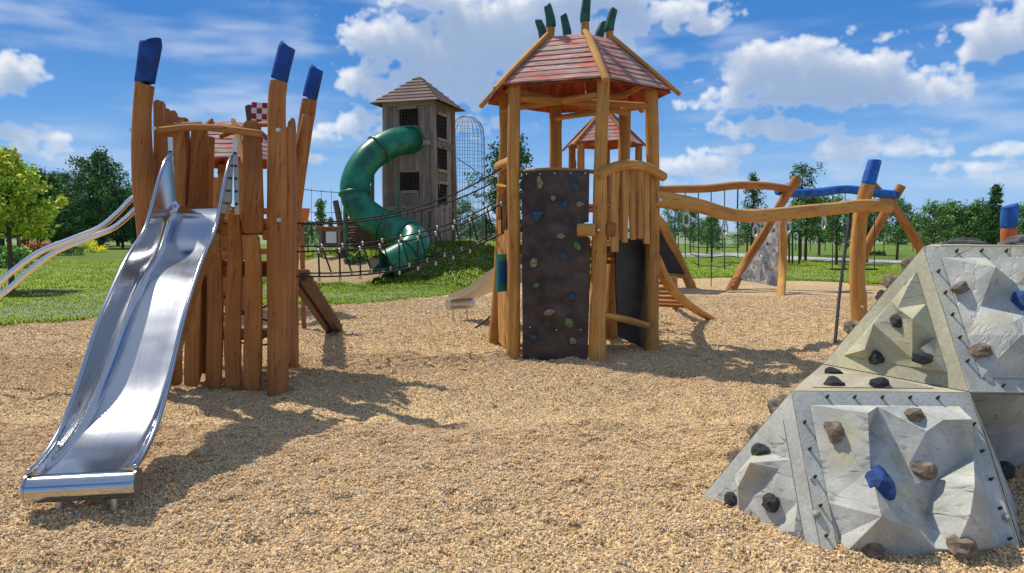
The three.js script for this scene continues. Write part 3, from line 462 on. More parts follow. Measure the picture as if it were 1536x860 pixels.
{
  const Hn = MAT.honey, T = TR;
  const p1 = post(T, 'post', [G(769, 535), P(771, 400, 9.33), P(770, 250, 9.33), P(772, 118, 9.36)], [.088, .082, .078, .075], Hn[0]);
  const p2 = post(T, 'post', [G(895, 543), P(898, 420, 8.98), P(900, 300, 8.98), P(902, 200, 8.98), P(906, 112, 9.0)], [.1, .1, .085, .08, .075], Hn[1], { wob: .1 });
  const p3 = post(T, 'post', [G(977, 526), P(978, 400, 9.85), P(980, 300, 9.85), P(979, 220, 9.8), P(977, 136, 9.75)], [.1, .095, .09, .085, .085], Hn[0], { wob: .1 });
  const p4 = post(T, 'post', [G(741, 515), P(748, 420, 10.5), P(753, 300, 10.5), P(757, 210, 10.5), P(757, 135, 10.5)], [.1, .08, .075, .075, .08], Hn[2]);
  const p5 = post(T, 'post', [P(829, 500, 11.3), P(832, 330, 11.3), P(834, 230, 11.3), P(832, 145, 11.25)], [.11, .11, .1, .09], Hn[2], { wob: .1 });
  const p6 = post(T, 'post', [G(915, 507), P(922, 400, 11), P(935, 280, 11), P(937, 200, 11), P(938, 145, 11)], [.12, .12, .1, .09, .085], Hn[2], { wob: .1 });
  hexRoof(T, C1, ROT, 1.29, .5, 3.43, 4.13, 9, MAT.roof, Hn[1], .11);
  // roof tips, painted green
  [[80, 4.13, 4.6, .02], [140, 4.13, 4.54, -.03], [20, 4.1, 4.54, .04], [260, 4.13, 4.64, -.05], [200, 4.13, 4.48, -.05], [320, 4.13, 4.5, .05]].forEach(([a, y0, y1, dx], k) => {
    const d = hexDir(a), b = C1.clone().addScaledVector(d, .48).setY(y0 - .05), m = b.clone().setY(lerp(y0, y1, .45)).addScaledVector(d, -.02), t = b.clone().setY(y1).add(V(dx, 0, 0));
    const stub = put(T, 'roof_tip', loft([b, m, t], { rx: .055, segs: 8, t1: .4, slantB: [.4, 0] }), Hn[2]); put(stub, 'painted_tip', loft([b, m, t], { rx: [.056, .066, .05], segs: 8, t0: .4, slantA: [.4, 0], slantB: [k % 2 ? .5 : -.5, 0] }), MAT.green);
  });
  // ring beams and braces under the roof
  const hx = (a, r, y) => C1.clone().addScaledVector(hexDir(a), r).setY(y);
  for (let s = 0; s < 6; s++) put(T, 'ring_beam', loft([hx(80 + s * 60, .98, 3.55), hx(140 + s * 60, .98, 3.55)], { rx: .04, segs: 8, sides: 10, side: Y }), pick(Hn, s));
  for (const [a, b, y] of [[140, 20, 3.28], [200, 80, 3.3], [140, 320, 3.36], [260, 20, 3.3]]) put(T, 'tie_beam', loft([hx(a, 1.08, y), hx(b, 1.08, y - .05)], { rx: .042, segs: 8, sides: 10, side: Y }), pick(Hn, a / 60 | 0));
  put(T, 'hook', tube([hx(80, .5, 3.62), hx(80, .52, 3.4), hx(80, .56, 3.36)], .012), MAT.redPaint);
  // platform
  const plat = new THREE.CylinderGeometry(.8, .8, .05, 6, 1); plat.rotateY(-(80 + 0) * Math.PI / 180 + Math.PI / 2); plat.translate(C1.x, 1.38, C1.z); put(T, 'platform', plat, MAT.honey[2]);
  for (let k = 0; k < 5; k++) put(T, 'platform_beam', board(V(C1.x - .5, 1.3, C1.z - .6 + k * .3), V(C1.x + .5, 1.3, C1.z - .6 + k * .3), .09, .07, Y), MAT.honey[2]);
  // climbing panel: outline traced on the plane between the two front posts
  const A = P(784, 540, 9.2), Bq = P(881, 543, 8.93), pn = Bq.clone().sub(A).setY(0).normalize(), nrm = V(-pn.z, 0, pn.x); if (nrm.z < 0) nrm.negate();
  const outl = [[784, 541], [880, 544], [882, 480], [884, 420], [884, 357], [873, 352], [868, 346], [869, 338], [876, 334], [882, 333], [883, 256], [832, 257], [783, 258], [783, 400]].map(([x, y]) => { const p = onPlane(x, y, A, nrm); return new THREE.Vector2(p.clone().sub(A).dot(pn), Math.max(-.06, p.y)); });
  const pg = new THREE.ExtrudeGeometry(new THREE.Shape(outl), { depth: .022, bevelEnabled: true, bevelSize: .003, bevelThickness: .003, bevelSegments: 1 });
  const mt = new THREE.Matrix4().makeBasis(pn, Y, nrm); mt.setPosition(A.x - nrm.x * .03, 0, A.z - nrm.z * .03); pg.applyMatrix4(mt);
  const panel = put(T, 'climbing_panel', pg, std('dark phenolic panel', lin(.125, .092, .078), { roughness: .7, map: noiseMap, bumpMap: gritBump, bumpScale: .0015 }), 'tall dark brown climbing panel with coloured holds');
  const hold = (x, y, m, sx, sy, sp, seed) => put(panel, 'climbing_hold', lump(onPlane(x, y, A, nrm).addScaledVector(nrm, .004), nrm, sx, sy, .05, seed, sp), m);
  const b_ = MAT.holdBeige, u_ = MAT.holdBlue, g_ = MAT.holdGreen;
  [[810, 274, b_, .034, .07, .1], [863, 280, u_, .05, .055, .3], [830, 297, b_, .035, .03, .2], [847, 309, u_, .045, .06, -.6], [870, 306, b_, .042, .034, 0], [806, 323, u_, .07, .055, .5], [841, 354, b_, .055, .03, .1], [866, 368, g_, .04, .055, .7], [845, 385, u_, .05, .045, .2], [801, 394, b_, .05, .052, 0], [805, 428, g_, .036, .032, .2], [858, 445, u_, .048, .036, -.3], [824, 469, b_, .065, .045, .3], [855, 485, g_, .055, .07, .2], [801, 506, u_, .065, .036, -.2], [860, 511, b_, .048, .036, .1]].forEach((h, k) => hold(...h, k + 3));
  for (const [x, y] of [[790, 261], [810, 261], [832, 260], [856, 260], [878, 260], [795, 491], [835, 495], [871, 495]]) { const g = new THREE.SphereGeometry(.012, 8, 6), p = onPlane(x, y, A, nrm).addScaledVector(nrm, .0); g.translate(p.x, p.y, p.z); put(panel, 'bolt', g, MAT.zinc); }
  put(T, 'short_log', loft([P(866, 345, 8.9), P(893, 345, 8.86)], { rx: .075, segs: 6, side: Y }), Hn[1]);
  put(T, 'short_log', loft([P(908, 344, 8.98), P(922, 345, 9.0)], { rx: .085, segs: 6, side: Y }), MAT.brown[2]);
  put(T, 'short_log', loft([P(776, 373, 9.4), P(788, 374, 9.5)], { rx: .08, segs: 6, side: Y }), MAT.honey[2]);
  put(T, 'rail', loft([P(778, 258, 9.45), P(830, 254, 9.3), P(892, 258, 9.1)], { rx: .025, segs: 8, sides: 10, side: Y }), Hn[0]);
  // arched rail with standing boards on the right side
  put(T, 'arched_rail', loft([P(897, 264, 8.88), P(915, 253, 8.98), P(945, 247, 9.22), P(972, 252, 9.5), P(997, 266, 9.68)], { rx: .06, segs: 18, side: Y, knots: 1 }), Hn[1]);
  [[922, 256, 378, 9.05], [937, 254, 364, 9.18], [949, 253, 360, 9.3], [960, 254, 358, 9.42], [970, 257, 366, 9.54], [978, 260, 388, 9.66]].forEach(([x, y0, y1, d], k) => put(T, 'board', board(P(x, y1, d), P(x, y0, d), (k ? 12.5 : 17) * M(d), .035, V(.72, 0, -.69), { wob: .12, mid: [P(x + (k % 2 ? 1 : -1), 310, d)] }), pick(Hn, k)));
  const mat = [[922, 366], [932, 359], [948, 357], [962, 361], [968, 372], [967, 440], [968, 524], [927, 505], [923, 440]], q0 = P(927, 505, 9.4), dq = V(.62, 0, -.78), nq = V(.78, 0, .62), so = mat.map(([x, y]) => { const p = onPlane(x, y, q0, nq); return new THREE.Vector2(p.clone().sub(q0).dot(dq), p.y); });
  const rg = new THREE.ExtrudeGeometry(new THREE.Shape(so), { depth: .015, bevelEnabled: false }); rg.applyMatrix4(new THREE.Matrix4().makeBasis(dq, Y, nq).setPosition(q0.x, 0, q0.z)); put(T, 'rubber_curtain', rg, MAT.rubber, 'black rubber curtain hung under the boards');
  put(T, 'low_beam', loft([P(903, 474, 9.0), P(940, 480, 9.3), P(972, 489, 9.6)], { rx: .045, segs: 8, side: Y }), Hn[1]);
  // boards on the left side and the blue play panel
  [[751, 330, 528, 10.3], [756, 352, 528, 10.05], [761, 345, 530, 9.8], [765, 352, 532, 9.6]].forEach(([x, y0, y1, d], k) => put(T, 'board', board(P(x, y1, d).setY(.02), P(x, y0, d), .2, .035, V(.32, 0, .95), { wob: .08 }), pick(Hn, k)));
  const bp = P(758, 409, 9.72), g1 = box(0, 0, 0, .34, .5, .03, 1.02); g1.translate(bp.x - .02, bp.y, bp.z); const pp = put(T, 'play_panel', g1, std('teal plastic', lin(.05, .36, .34), { roughness: .4 }), 'small teal and blue play panel');
  const g2 = box(0, 0, 0, .26, .3, .05, 1.02); g2.translate(bp.x - .02, bp.y, bp.z); put(pp, 'inset', g2, std('blue plastic', lin(.02, .16, .58), { roughness: .4 }));
  put(T, 'knot_block', loft([P(748, 250, 10.4), P(762, 244, 9.9), P(770, 240, 9.3)], { rx: .07, segs: 8, side: Y }), Hn[1]);
  put(T, 'bracket_block', loft([P(750, 292, 10.4), P(752, 278, 10.35)], { rx: [.03, .08], segs: 4 }), Hn[0]);
  put(T, 'strap', tube([P(747, 452, 10.5), P(740, 468, 10.7), P(728, 482, 10.9), P(713, 492, 11.1)], .014), MAT.rope); put(T, 'strap', tube([P(747, 452, 10.5), P(742, 476, 10.6), P(728, 487, 10.9)], .012), MAT.rope);
  // climbing ladder at the back right: bent side logs and rungs
  const la = [P(984, 388, 10.3), P(1002, 425, 11.2), P(1030, 455, 12.2), P(1052, 470, 12.8), G(1076, 481).add(V(0, -.03, 0))], lb = la.map((p) => p.clone().add(V(-1.15, 0, -.55)));
  put(T, 'ladder_side', loft(la, { rx: [.075, .085, .07, .055], segs: 16 }), Hn[1]); put(T, 'ladder_side', loft(lb, { rx: [.075, .085, .07, .055], segs: 16 }), Hn[2]);
  const ca = new THREE.CatmullRomCurve3(la), cb = new THREE.CatmullRomCurve3(lb); for (let k = 0; k < 9; k++) { const t = .05 + k * .085; put(T, 'rung', loft([ca.getPointAt(t), cb.getPointAt(t)], { rx: .032, segs: 6, sides: 9, side: Y }), MAT.brown[k % 3]); }
  post(T, 'prop', [G(1014, 462), P(1010, 420, 13)], .07, Hn[2]);
  for (const [x, y, d] of [[898, 345, 8.87], [769, 480, 9.26], [980, 302, 9.74], [976, 486, 9.74]]) { const g = new THREE.CylinderGeometry(.016, .018, .03, 8); g.rotateX(Math.PI / 2); const p = P(x, y, d); g.translate(p.x, p.y, p.z); put(T, 'bolt', g, MAT.zinc); }
}
// short slide leaving the roofed tower towards the lawn
{
  const e = P(690, 448, 13.3), T = thing('short_slide', 'short steel slide ending low beside the roofed tower', 'slide', V(e.x, 0, e.z)), a = P(768, 404, 12.0), m1 = P(745, 420, 12.35), m2 = P(718, 439, 12.85), pts = [a, m1, m2, P(700, 446, 13.15), e], dir = e.clone().sub(a).setY(0).normalize(), ac = V(-dir.z, 0, dir.x);
  const sh = new THREE.Shape([[-.24, .1], [-.22, 0], [.22, 0], [.24, .1], [.255, .1], [.23, -.02], [-.23, -.02], [-.255, .1]].map(([x, y]) => new THREE.Vector2(x, y)));
  const cur = new THREE.CatmullRomCurve3(pts), pos = [], idx = [], q = sh.getPoints(), w = q.length; for (let j = 0; j <= 20; j++) { const p = cur.getPointAt(j / 20); q.forEach((s) => { const v = p.clone().addScaledVector(ac, s.x); pos.push(v.x, v.y + s.y, v.z); }); if (j) for (let i = 0; i < w; i++) { const a0 = j * w + i, b0 = j * w + (i + 1) % w; idx.push(a0 - w, b0 - w, a0, b0 - w, b0, a0); } }
  const g = new THREE.BufferGeometry(); g.setAttribute('position', new THREE.Float32BufferAttribute(pos, 3)); g.setIndex(idx); const gn = g.toNonIndexed(); gn.computeVertexNormals(); put(T, 'chute', gn, MAT.zinc);
  const lip = new THREE.CylinderGeometry(.1, .1, .52, 24); lip.rotateX(Math.PI / 2); lip.rotateY(Math.atan2(ac.x, ac.z)); lip.translate(e.x, e.y - .1, e.z); put(T, 'rolled_lip', lip, MAT.zinc);
  for (const s of [-.15, .15]) put(T, 'foot', tube([e.clone().addScaledVector(ac, s).setY(-.1), e.clone().addScaledVector(ac, s).setY(e.y - .08)], .016, 1), MAT.zinc);
}
// ---------- rope bridge between the towers ----------
{
  const T = thing('rope_bridge', 'black rope net bridge hung between the two timber towers', 'rope bridge', V(-1.4, 0, -9));
  const line6 = (px) => px.map(([x, y], i) => { const t = (x - 440) / 325; return P(x, y, lerp(8.55, 10.2, t)); });
  const rows = { handNear: [[438, 336], [520, 331], [600, 318], [690, 287], [768, 243]], handFar: [[438, 338], [520, 334], [600, 323], [690, 297], [764, 262]], sideNear: [[438, 378], [520, 375], [600, 364], [690, 338], [771, 296]], sideFar: [[438, 370], [520, 368], [600, 356], [690, 330], [768, 290]], deckNear: [[438, 415], [520, 414], [600, 405], [690, 379], [771, 342]], deckFar: [[438, 410], [520, 409], [600, 400], [690, 374], [768, 340]] };
  const cur = {};
  for (const [k, px] of Object.entries(rows)) { const pts = line6(px); if (k.endsWith('Far')) pts.forEach((p) => { const s = .5 / -p.z; p.addScaledVector(p.clone().sub(camera.position), s); }); cur[k] = new THREE.CatmullRomCurve3(pts); put(T, 'rope', tube(pts, .0105, 40, 7), MAT.rope); }
  const clamp1 = (p) => { const g = new THREE.CapsuleGeometry(.016, .03, 3, 8); g.translate(p.x, p.y, p.z); put(T, 'rope_clamp', g, MAT.zinc); };
  for (let k = 0; k < 11; k++) { const t = .1 + k * .083, a = cur.sideNear.getPointAt(t), b = cur.deckNear.getPointAt(clamp(t + .005)); put(T, 'hanger', tube([a, b], .011, 1), MAT.rope); clamp1(a); clamp1(b.clone().add(V(0, -.03, 0)));
    const c = cur.sideFar.getPointAt(clamp(t + .015)), d = cur.deckFar.getPointAt(clamp(t + .055)); put(T, 'hanger', tube([c, d], .011, 1), MAT.rope); clamp1(c); clamp1(d); if (k % 2) put(T, 'hanger', tube([d, cur.deckNear.getPointAt(clamp(t + .05))], .011, 1), MAT.rope); }
}
// ---------- hanging handle beam ----------
{
  const base = G(1291, 484), T = thing('handle_beam', 'wavy timber beam with hanging rings, ending at a blue-topped post', 'climbing beam', base);
  post(T, 'post', [base, P(1286, 400, 12.75), P(1292, 320, 12.75), P(1303, 275, 12.7), P(1313, 240, 12.7)], [.14, .125, .125, .12, .105], MAT.honey[0], { tip: .855, line: [.05, 0], cut: [.15, 0], paint: MAT.brightBlue, wob: .05 });
  const bp = [P(980, 297, 9.75), P(1010, 302, 9.95), P(1050, 309, 10.3), P(1090, 321, 10.6), P(1130, 324, 11), P(1180, 320, 11.45), P(1240, 314, 12), P(1290, 309, 12.5), P(1337, 309, 12.55)], cur = new THREE.CatmullRomCurve3(bp);
  put(T, 'beam', loft(bp, { rx: [.115, .1, .095, .1, .105, .1, .105, .11], rz: .085, n: 2.6, segs: 40, side: Y, wob: .07, knots: 2 }), MAT.honey[1]);
  for (const [x] of [[1027], [1085], [1130], [1180], [1232]]) {
    let best = 0, bd = 1e9; for (let k = 0; k <= 200; k++) { const p = cur.getPointAt(k / 200), s = CX + p.x / -p.z * F; if (Math.abs(s - x) < bd) { bd = Math.abs(s - x); best = k / 200; } }
    const p = cur.getPointAt(best).add(V(0, -.125, .05)); const sh = new THREE.TorusGeometry(.026, .008, 8, 14); sh.translate(p.x, p.y, p.z); const s1 = put(T, 'shackle', sh, MAT.zinc);
    const ring = new THREE.TorusGeometry(.066, .015, 8, 20); ring.scale(.7, 1.35, 1); ring.rotateY(.25 + best * .4); ring.translate(p.x, p.y - .1, p.z); put(s1, 'ring', ring, MAT.zinc);
  }
  put(T, 'pole', tube([G(1252, 515).setY(-.1), P(1262, 420, 11.6), P(1276, 318, 12.5)], .024, 12, 8), MAT.rope);
  for (const [x, y, d] of [[990, 300, 9.66], [1300, 312, 12.58], [1293, 460, 12.6]]) { const g = new THREE.CylinderGeometry(.022, .024, .06, 8); g.rotateX(Math.PI / 2); const p = P(x, y, d); g.translate(p.x, p.y, p.z); put(T, 'bolt', g, MAT.zinc); }
}
// ---------- second play structure far behind: net frame, pierced panel, swing, roofed tower ----------
{
  const D = 20.2, base = G(1040, 432), T = thing('net_frame', 'timber frame with dark sloping panel and rope climbing net', 'climbing frame', base);
  post(T, 'sloping_post', [base, P(1030, 415, 20.6), P(1012, 375, 20.4), P(992, 335, 20.2), P(975, 318, 20.2)], [.13, .13, .13, .12], MAT.honey[0]);
  put(T, 'foot_beam', loft([P(972, 408, 20.3), P(1032, 414, 20.5)], { rx: .07, segs: 8, side: Y }), MAT.honey[1]);
  const A = P(980, 405, 20.3), s = new THREE.Shape([[962, 318], [986, 330], [1006, 372], [1028, 412], [962, 406]].map(([x, y]) => { const p = P(x, y, 20.3); return new THREE.Vector2(p.x, p.y); })), g = new THREE.ExtrudeGeometry(s, { depth: .03, bevelEnabled: false }); g.translate(0, 0, -20.34); put(T, 'dark_panel', g, MAT.rubber, 'dark sloping climbing panel');
  put(T, 'net_beam', loft([P(960, 288, 20.2), P(1010, 284, 20.2), P(1060, 283, 20.2), P(1110, 278, 20.2), P(1150, 279, 20.2), P(1186, 284, 20.2)], { rx: .11, segs: 24, side: Y }), MAT.brown[1]);
  const col = [1028, 1048, 1067, 1087, 1107], bot = [388, 402, 414, 404, 388]; col.forEach((x, k) => put(T, 'net_rope', tube([P(x, 283, D), P(x, bot[k], D)], .014, 1, 6), MAT.netRope)); put(T, 'net_rope', tube([P(1107, 280, D), P(1106, 340, D)], .02, 1, 6), MAT.netRope);
  [[[1030, 356], [1048, 353], [1067, 357], [1087, 354], [1104, 358]], [[1034, 370], [1048, 371], [1067, 371], [1087, 371], [1103, 371]], [[1036, 381], [1048, 385], [1067, 386], [1087, 384], [1104, 385]], [[1040, 394], [1052, 399], [1067, 399], [1085, 401], [1098, 396]]].forEach((r) => put(T, 'net_rope', tube(r.map(([x, y]) => P(x, y, D)), .013, 16, 6), MAT.netRope));
  const r2 = G(1067, 430); put(T, 'net_rope', tube([P(1067, 412, D), r2], .012, 1, 6), MAT.netRope);
}
{
  const base = G(1093, 436), T = thing('pierced_climbing_panel', 'grey climbing panel with round holes between a leaning and an upright post', 'climbing panel', base);
  post(T, 'leaning_post', [base, P(1120, 392, 20.6), P(1150, 345, 20.4), P(1172, 305, 20.3), P(1197, 267, 20.2)], [.14, .13, .12, .12, .13], MAT.brown[1], { wob: .1 });
  post(T, 'post', [G(1171, 445), P(1174, 400, 18.9), P(1175, 328, 18.9)], [.11, .1, .095], MAT.honey[1]);
  const q0 = P(1112, 426, 20.2), q1 = P(1168, 431, 19.1), pn = q1.clone().sub(q0).setY(0).normalize(), nr = V(-pn.z, 0, pn.x), at2 = (x, y) => { const p = onPlane(x, y, q0, nr); return new THREE.Vector2(p.clone().sub(q0).dot(pn), p.y); };
  const s = new THREE.Shape([[1110, 420], [1128, 394], [1150, 360], [1166, 332], [1170, 331], [1169, 400], [1166, 430], [1140, 425]].map(([x, y]) => at2(x, y))); 
  for (const [x, y] of [[1162, 346], [1153, 366], [1163, 376], [1143, 373], [1151, 388], [1143, 384], [1144, 399], [1158, 401], [1133, 401], [1123, 417], [1135, 418], [1149, 420]]) { const c = at2(x, y), h = new THREE.Path(); h.absarc(c.x, c.y, .055, 0, Math.PI * 2, true); s.holes.push(h); }
  const g = new THREE.ExtrudeGeometry(s, { depth: .05, bevelEnabled: false, curveSegments: 16 }); g.applyMatrix4(new THREE.Matrix4().makeBasis(pn, Y, nr).setPosition(q0.x, 0, q0.z)); put(T, 'panel', g, std('silver weathered board', lin(1, .98, 1), { map: noiseMap, bumpMap: woodBump, bumpScale: .006 }));
}
{
  const base = G(1278, 426), T = thing('swing_set', 'two-seat swing hanging from a wavy blue beam', 'swing', base), D = 21.5;
  post(T, 'leg', [base, P(1298, 378, 21.8), P(1325, 325, 21.6), P(1353, 278, 21.4)], [.15, .14, .13, .125], MAT.brown[1]);
  post(T, 'leg', [P(1424, 428, 21.6), P(1385, 378, 21.5), P(1345, 316, 21.5), P(1303, 272, 21.4)], [.15, .14, .13, .12], MAT.brown[1]);
  put(T, 'blue_beam', loft([P(1166, 286, 20.4), P(1190, 290, 20.6), P(1225, 289, 20.8), P(1270, 284, 21), P(1300, 288, 21.2), P(1346, 292, 21.4)], { rx: .12, segs: 24, side: Y, wob: .09, knots: 2 }), MAT.brightBlue);
  for (const [x0, x1, seat] of [[1249, 1268, 404], [1297, 1312, 404]]) { for (const x of [x0, x1]) put(T, 'chain', tube([P(x, 290, 21), P(x, seat, 21)], .012, 1, 6), MAT.netRope); put(T, 'swing_seat', board(P(x0 - 3, seat, 21), P(x1 + 3, seat, 21), .17, .05, Z), MAT.rubber); }
}
{
  const c = V(2.62, 0, -21), T = thing('roofed_play_tower', 'distant timber tower with pointed red shingle roof beyond the near one', 'play tower', c.clone());
  hexRoof(T, c, 65, 1.15, .12, 4.05, 4.95, 8, MAT.roof, MAT.brown[0], .16, 5);
  for (let k = 0; k < 5; k++) { const d = hexDir(65 + k * 72), p = c.clone().addScaledVector(d, 1.0); post(T, 'post', [p.clone(), p.clone().setY(2), p.clone().setY(4.1)], [.12, .11, .1], pick(MAT.brown, k)); }
  for (const y of [1.3, 2.2, 2.3]) for (let k = 0; k < 5; k++) put(T, 'rail', loft([c.clone().addScaledVector(hexDir(65 + k * 72), 1.0).setY(y), c.clone().addScaledVector(hexDir(137 + k * 72), 1.0).setY(y)], { rx: .05, segs: 5, sides: 8, side: Y }), pick(MAT.brown, k));
}
{
  const c = V(-5.55, 0, -14.6), T = thing('roofed_play_tower', 'timber tower with red shingle roof seen behind the steel slide', 'play tower', c.clone());
  hexRoof(T, c, 60, 1.25, .4, 2.95, 3.7, 8, MAT.roof, MAT.brown[0], .18);
  for (let k = 0; k < 6; k++) { const d = hexDir(60 + k * 60), p = c.clone().addScaledVector(d, 1.05); post(T, 'post', [p.clone(), p.clone().setY(1.5), p.clone().setY(3)], [.1, .1, .09], pick(MAT.brown, k)); }
  for (const y of [2.0, 1.2]) for (let k = 0; k < 6; k++) put(T, 'rail', loft([c.clone().addScaledVector(hexDir(60 + k * 60), 1.0).setY(y), c.clone().addScaledVector(hexDir(120 + k * 60), 1.0).setY(y)], { rx: .05, segs: 5, sides: 8, side: Y }), pick(MAT.brown, k));
  for (let k = 0; k < 4; k++) put(T, 'board', board(P(314 + k * 9, 330, 13.6), P(314 + k * 9, 262 + (k % 2) * 4, 13.6), .13, .04, X), pick(MAT.brown, k));
  for (let k = 0; k < 8; k++) put(T, 'net_rope', tube([P(404 + k * 4, 300 + k, 14), P(404 + k * 4, 340, 14)], .012, 1, 6), MAT.netRope);
}
{
  const p = P(1515, 420, 10), T = thing('blue_topped_post', 'single orange post with a blue top standing behind the climbing rock', 'post', V(p.x, 0, p.z));
  post(T, 'post', [p, P(1513, 380, 10), P(1514, 340, 10), P(1516, 308, 10)], [.11, .105, .1, .105], wood('orange timber', .62, .23, .065), { tip: .85, line: [.02, 0], cut: [.35, 0], paint: MAT.brightBlue });
}
// ---------- weathered lookout tower with green tube slide, on the mound ----------
{
  const Q = V(-2.52, 0, -23.5), u = V(-.954, 0, -.3), v = V(.3, 0, -.954), S = 1.62, y0 = 1.0, y1 = 5.78, c = Q.clone().addScaledVector(u, S / 2).addScaledVector(v, S / 2);
  const T = thing('lookout_tower', 'weathered grey timber lookout tower with barred windows on the mound', 'tower', c.clone().setY(H(c.x, c.z)));
  const g = MAT.grey, at3 = (o, d, s, y, out, n) => o.clone().addScaledVector(d, s * S).addScaledVector(n, out).setY(y);
  const faces = [[Q, u, v.clone().negate(), [[.32, .72, 4.95, 5.5], [.35, .66, 2.9, 3.5]]], [Q, v, u.clone().negate(), [[.2, .72, 4.6, 5.35], [.2, .72, 3.6, 4.3], [.2, .75, 2.45, 3.15]]], [Q.clone().addScaledVector(u, S), v, u, []], [Q.clone().addScaledVector(v, S), u, v, []]];
  faces.forEach(([o, d, n, wins], f) => {
    const k = 7; for (let i = 0; i < k; i++) { const s0 = i / k, s1 = (i + 1) / k, sm = (s0 + s1) / 2; let segs = [[y0, y1]];
      for (const [a, b, w0, w1] of wins) if (sm > a && sm < b) segs = segs.flatMap(([p, q]) => w0 > p && w1 < q ? [[p, w0], [w1, q]] : [[p, q]]);
      for (const [p, q] of segs) { const j = (hash(i, f, Math.round(p * 10)) - .5); put(T, 'wall_board', board(at3(o, d, sm, p, j * .03, n), at3(o, d, sm + j * .02, q, j * .02, n), S / k * 1.02, .05, d, { wob: .12, segs: 6 }), pick(g, i * 3 + f + (p > 3 ? 1 : 0))); } }
    for (const [a, b, w0, w1] of wins) { const fr = put(T, 'window', board(at3(o, d, a, w0 - .04, .05, n), at3(o, d, b, w0 - .04, .05, n), .1, .06, Y), g[1]); put(fr, 'lintel', board(at3(o, d, a, w1 + .03, .05, n), at3(o, d, b, w1 + .03, .05, n), .1, .06, Y), g[1]);
      for (let i = 0; i <= 6; i++) put(fr, 'bar', tube([at3(o, d, lerp(a, b, i / 6), w0, 0, n), at3(o, d, lerp(a, b, i / 6), w1, 0, n)], .01, 1, 5), MAT.iron); for (let i = 1; i < 6; i++) put(fr, 'bar', tube([at3(o, d, a, lerp(w0, w1, i / 6), 0, n), at3(o, d, b, lerp(w0, w1, i / 6), 0, n)], .01, 1, 5), MAT.iron); }
    for (const yy of [2.3, 4.4, 5.65]) put(T, 'cross_beam', board(at3(o, d, -.03, yy, .06, n), at3(o, d, 1.03, yy + (hash(f, 3, 1) - .5) * .06, .06, n), .16, .06, Y, { wob: .15 }), g[(f + 1) % 3]);
    if (f < 2) for (let i = 0; i < 5; i++) put(T, 'cladding_board', board(at3(o, d, .14 + i * .155, y0, .09, n), at3(o, d, .14 + i * .155, 2.35 + .12 * Math.sin(i * .8), .09, n), .22, .03, d, { wob: .06 }), g[i % 2]);
  });
  for (const [a, b] of [[0, 0], [1, 0], [0, 1], [1, 1]]) { const p = Q.clone().addScaledVector(u, a * S).addScaledVector(v, b * S); put(T, 'corner_post', loft([p.clone().setY(.7), p.clone().setY(3).addScaledVector(u, (a - .5) * .1), p.clone().setY(y1)], { rx: .11, segs: 16, wob: .12, knots: 3 }), g[(a + 2 * b) % 3]); }
  put(T, 'floor', box(c.x, 4.3, c.z, 1.4, .06, 1.4, .3), g[2]); put(T, 'floor', box(c.x, 2.3, c.z, 1.4, .06, 1.4, .3), g[2]);
  const Rr = S * .7071 + .5, rot = Math.atan2(v.z - u.z, v.x - u.x) * 180 / Math.PI, ap = 6.66;
  for (let s = 0; s < 4; s++) { const a = hexDir(rot + s * 90), b = hexDir(rot + (s + 1) * 90), n = a.clone().add(b).normalize(), rows = 8;
    for (let k = 0; k < rows; k++) { const cr = (d, t, o) => c.clone().addScaledVector(d, lerp(Rr, .03, t)).setY(lerp(5.66, ap, t)).addScaledVector(n, .02 * o).add(V(0, .03 * o, 0)), t0 = k / rows, t1 = (k + 1.05) / rows, q = [cr(a, t0, .9), cr(b, t0, .9), cr(b, Math.min(1, t1), .1), cr(a, Math.min(1, t1), .1)], pos = []; for (const i of [0, 2, 1, 0, 3, 2]) pos.push(q[i].x, q[i].y, q[i].z); for (const i of [0, 1, 2, 0, 2, 3]) pos.push(q[i].x, q[i].y - .03, q[i].z); for (const [i, j] of [[0, 1]]) pos.push(q[i].x, q[i].y, q[i].z, q[j].x, q[j].y, q[j].z, q[j].x, q[j].y - .03, q[j].z, q[i].x, q[i].y, q[i].z, q[j].x, q[j].y - .03, q[j].z, q[i].x, q[i].y - .03, q[i].z);
      const gg = new THREE.BufferGeometry(); gg.setAttribute('position', new THREE.Float32BufferAttribute(pos, 3)); const uv = []; for (let i = 0; i < pos.length / 3; i++) { const p = V(pos[i * 3], pos[i * 3 + 1], pos[i * 3 + 2]); uv.push(p.y * 1.7 + k * .3, p.dot(b.clone().sub(a).normalize()) + s); } gg.setAttribute('uv', new THREE.Float32BufferAttribute(uv, 2)); gg.computeVertexNormals(); put(T, 'roof_board', gg, MAT.darkRoof[(k + s) % 2]); } }
  // green tube slide: a chain of moulded sections
  const TS = thing('tube_slide', 'green spiral tube slide winding down from the lookout tower', 'tube slide', G(562, 417)), R = .44;
  const pts = [P(617, 211, 23.75), P(598, 212, 23.2), P(570, 224, 22.8), P(545, 247, 22.5), P(532, 280, 22.3), P(538, 308, 22.2), P(560, 328, 22.1), P(588, 343, 22.0), P(608, 350, 21.8), P(622, 362, 21.4), P(614, 378, 21.0), P(596, 390, 20.75), P(580, 398, 20.6)], cur = new THREE.CatmullRomCurve3(pts);
  const cuts2 = [0, .2, .43, .62, .76, .9, 1]; 
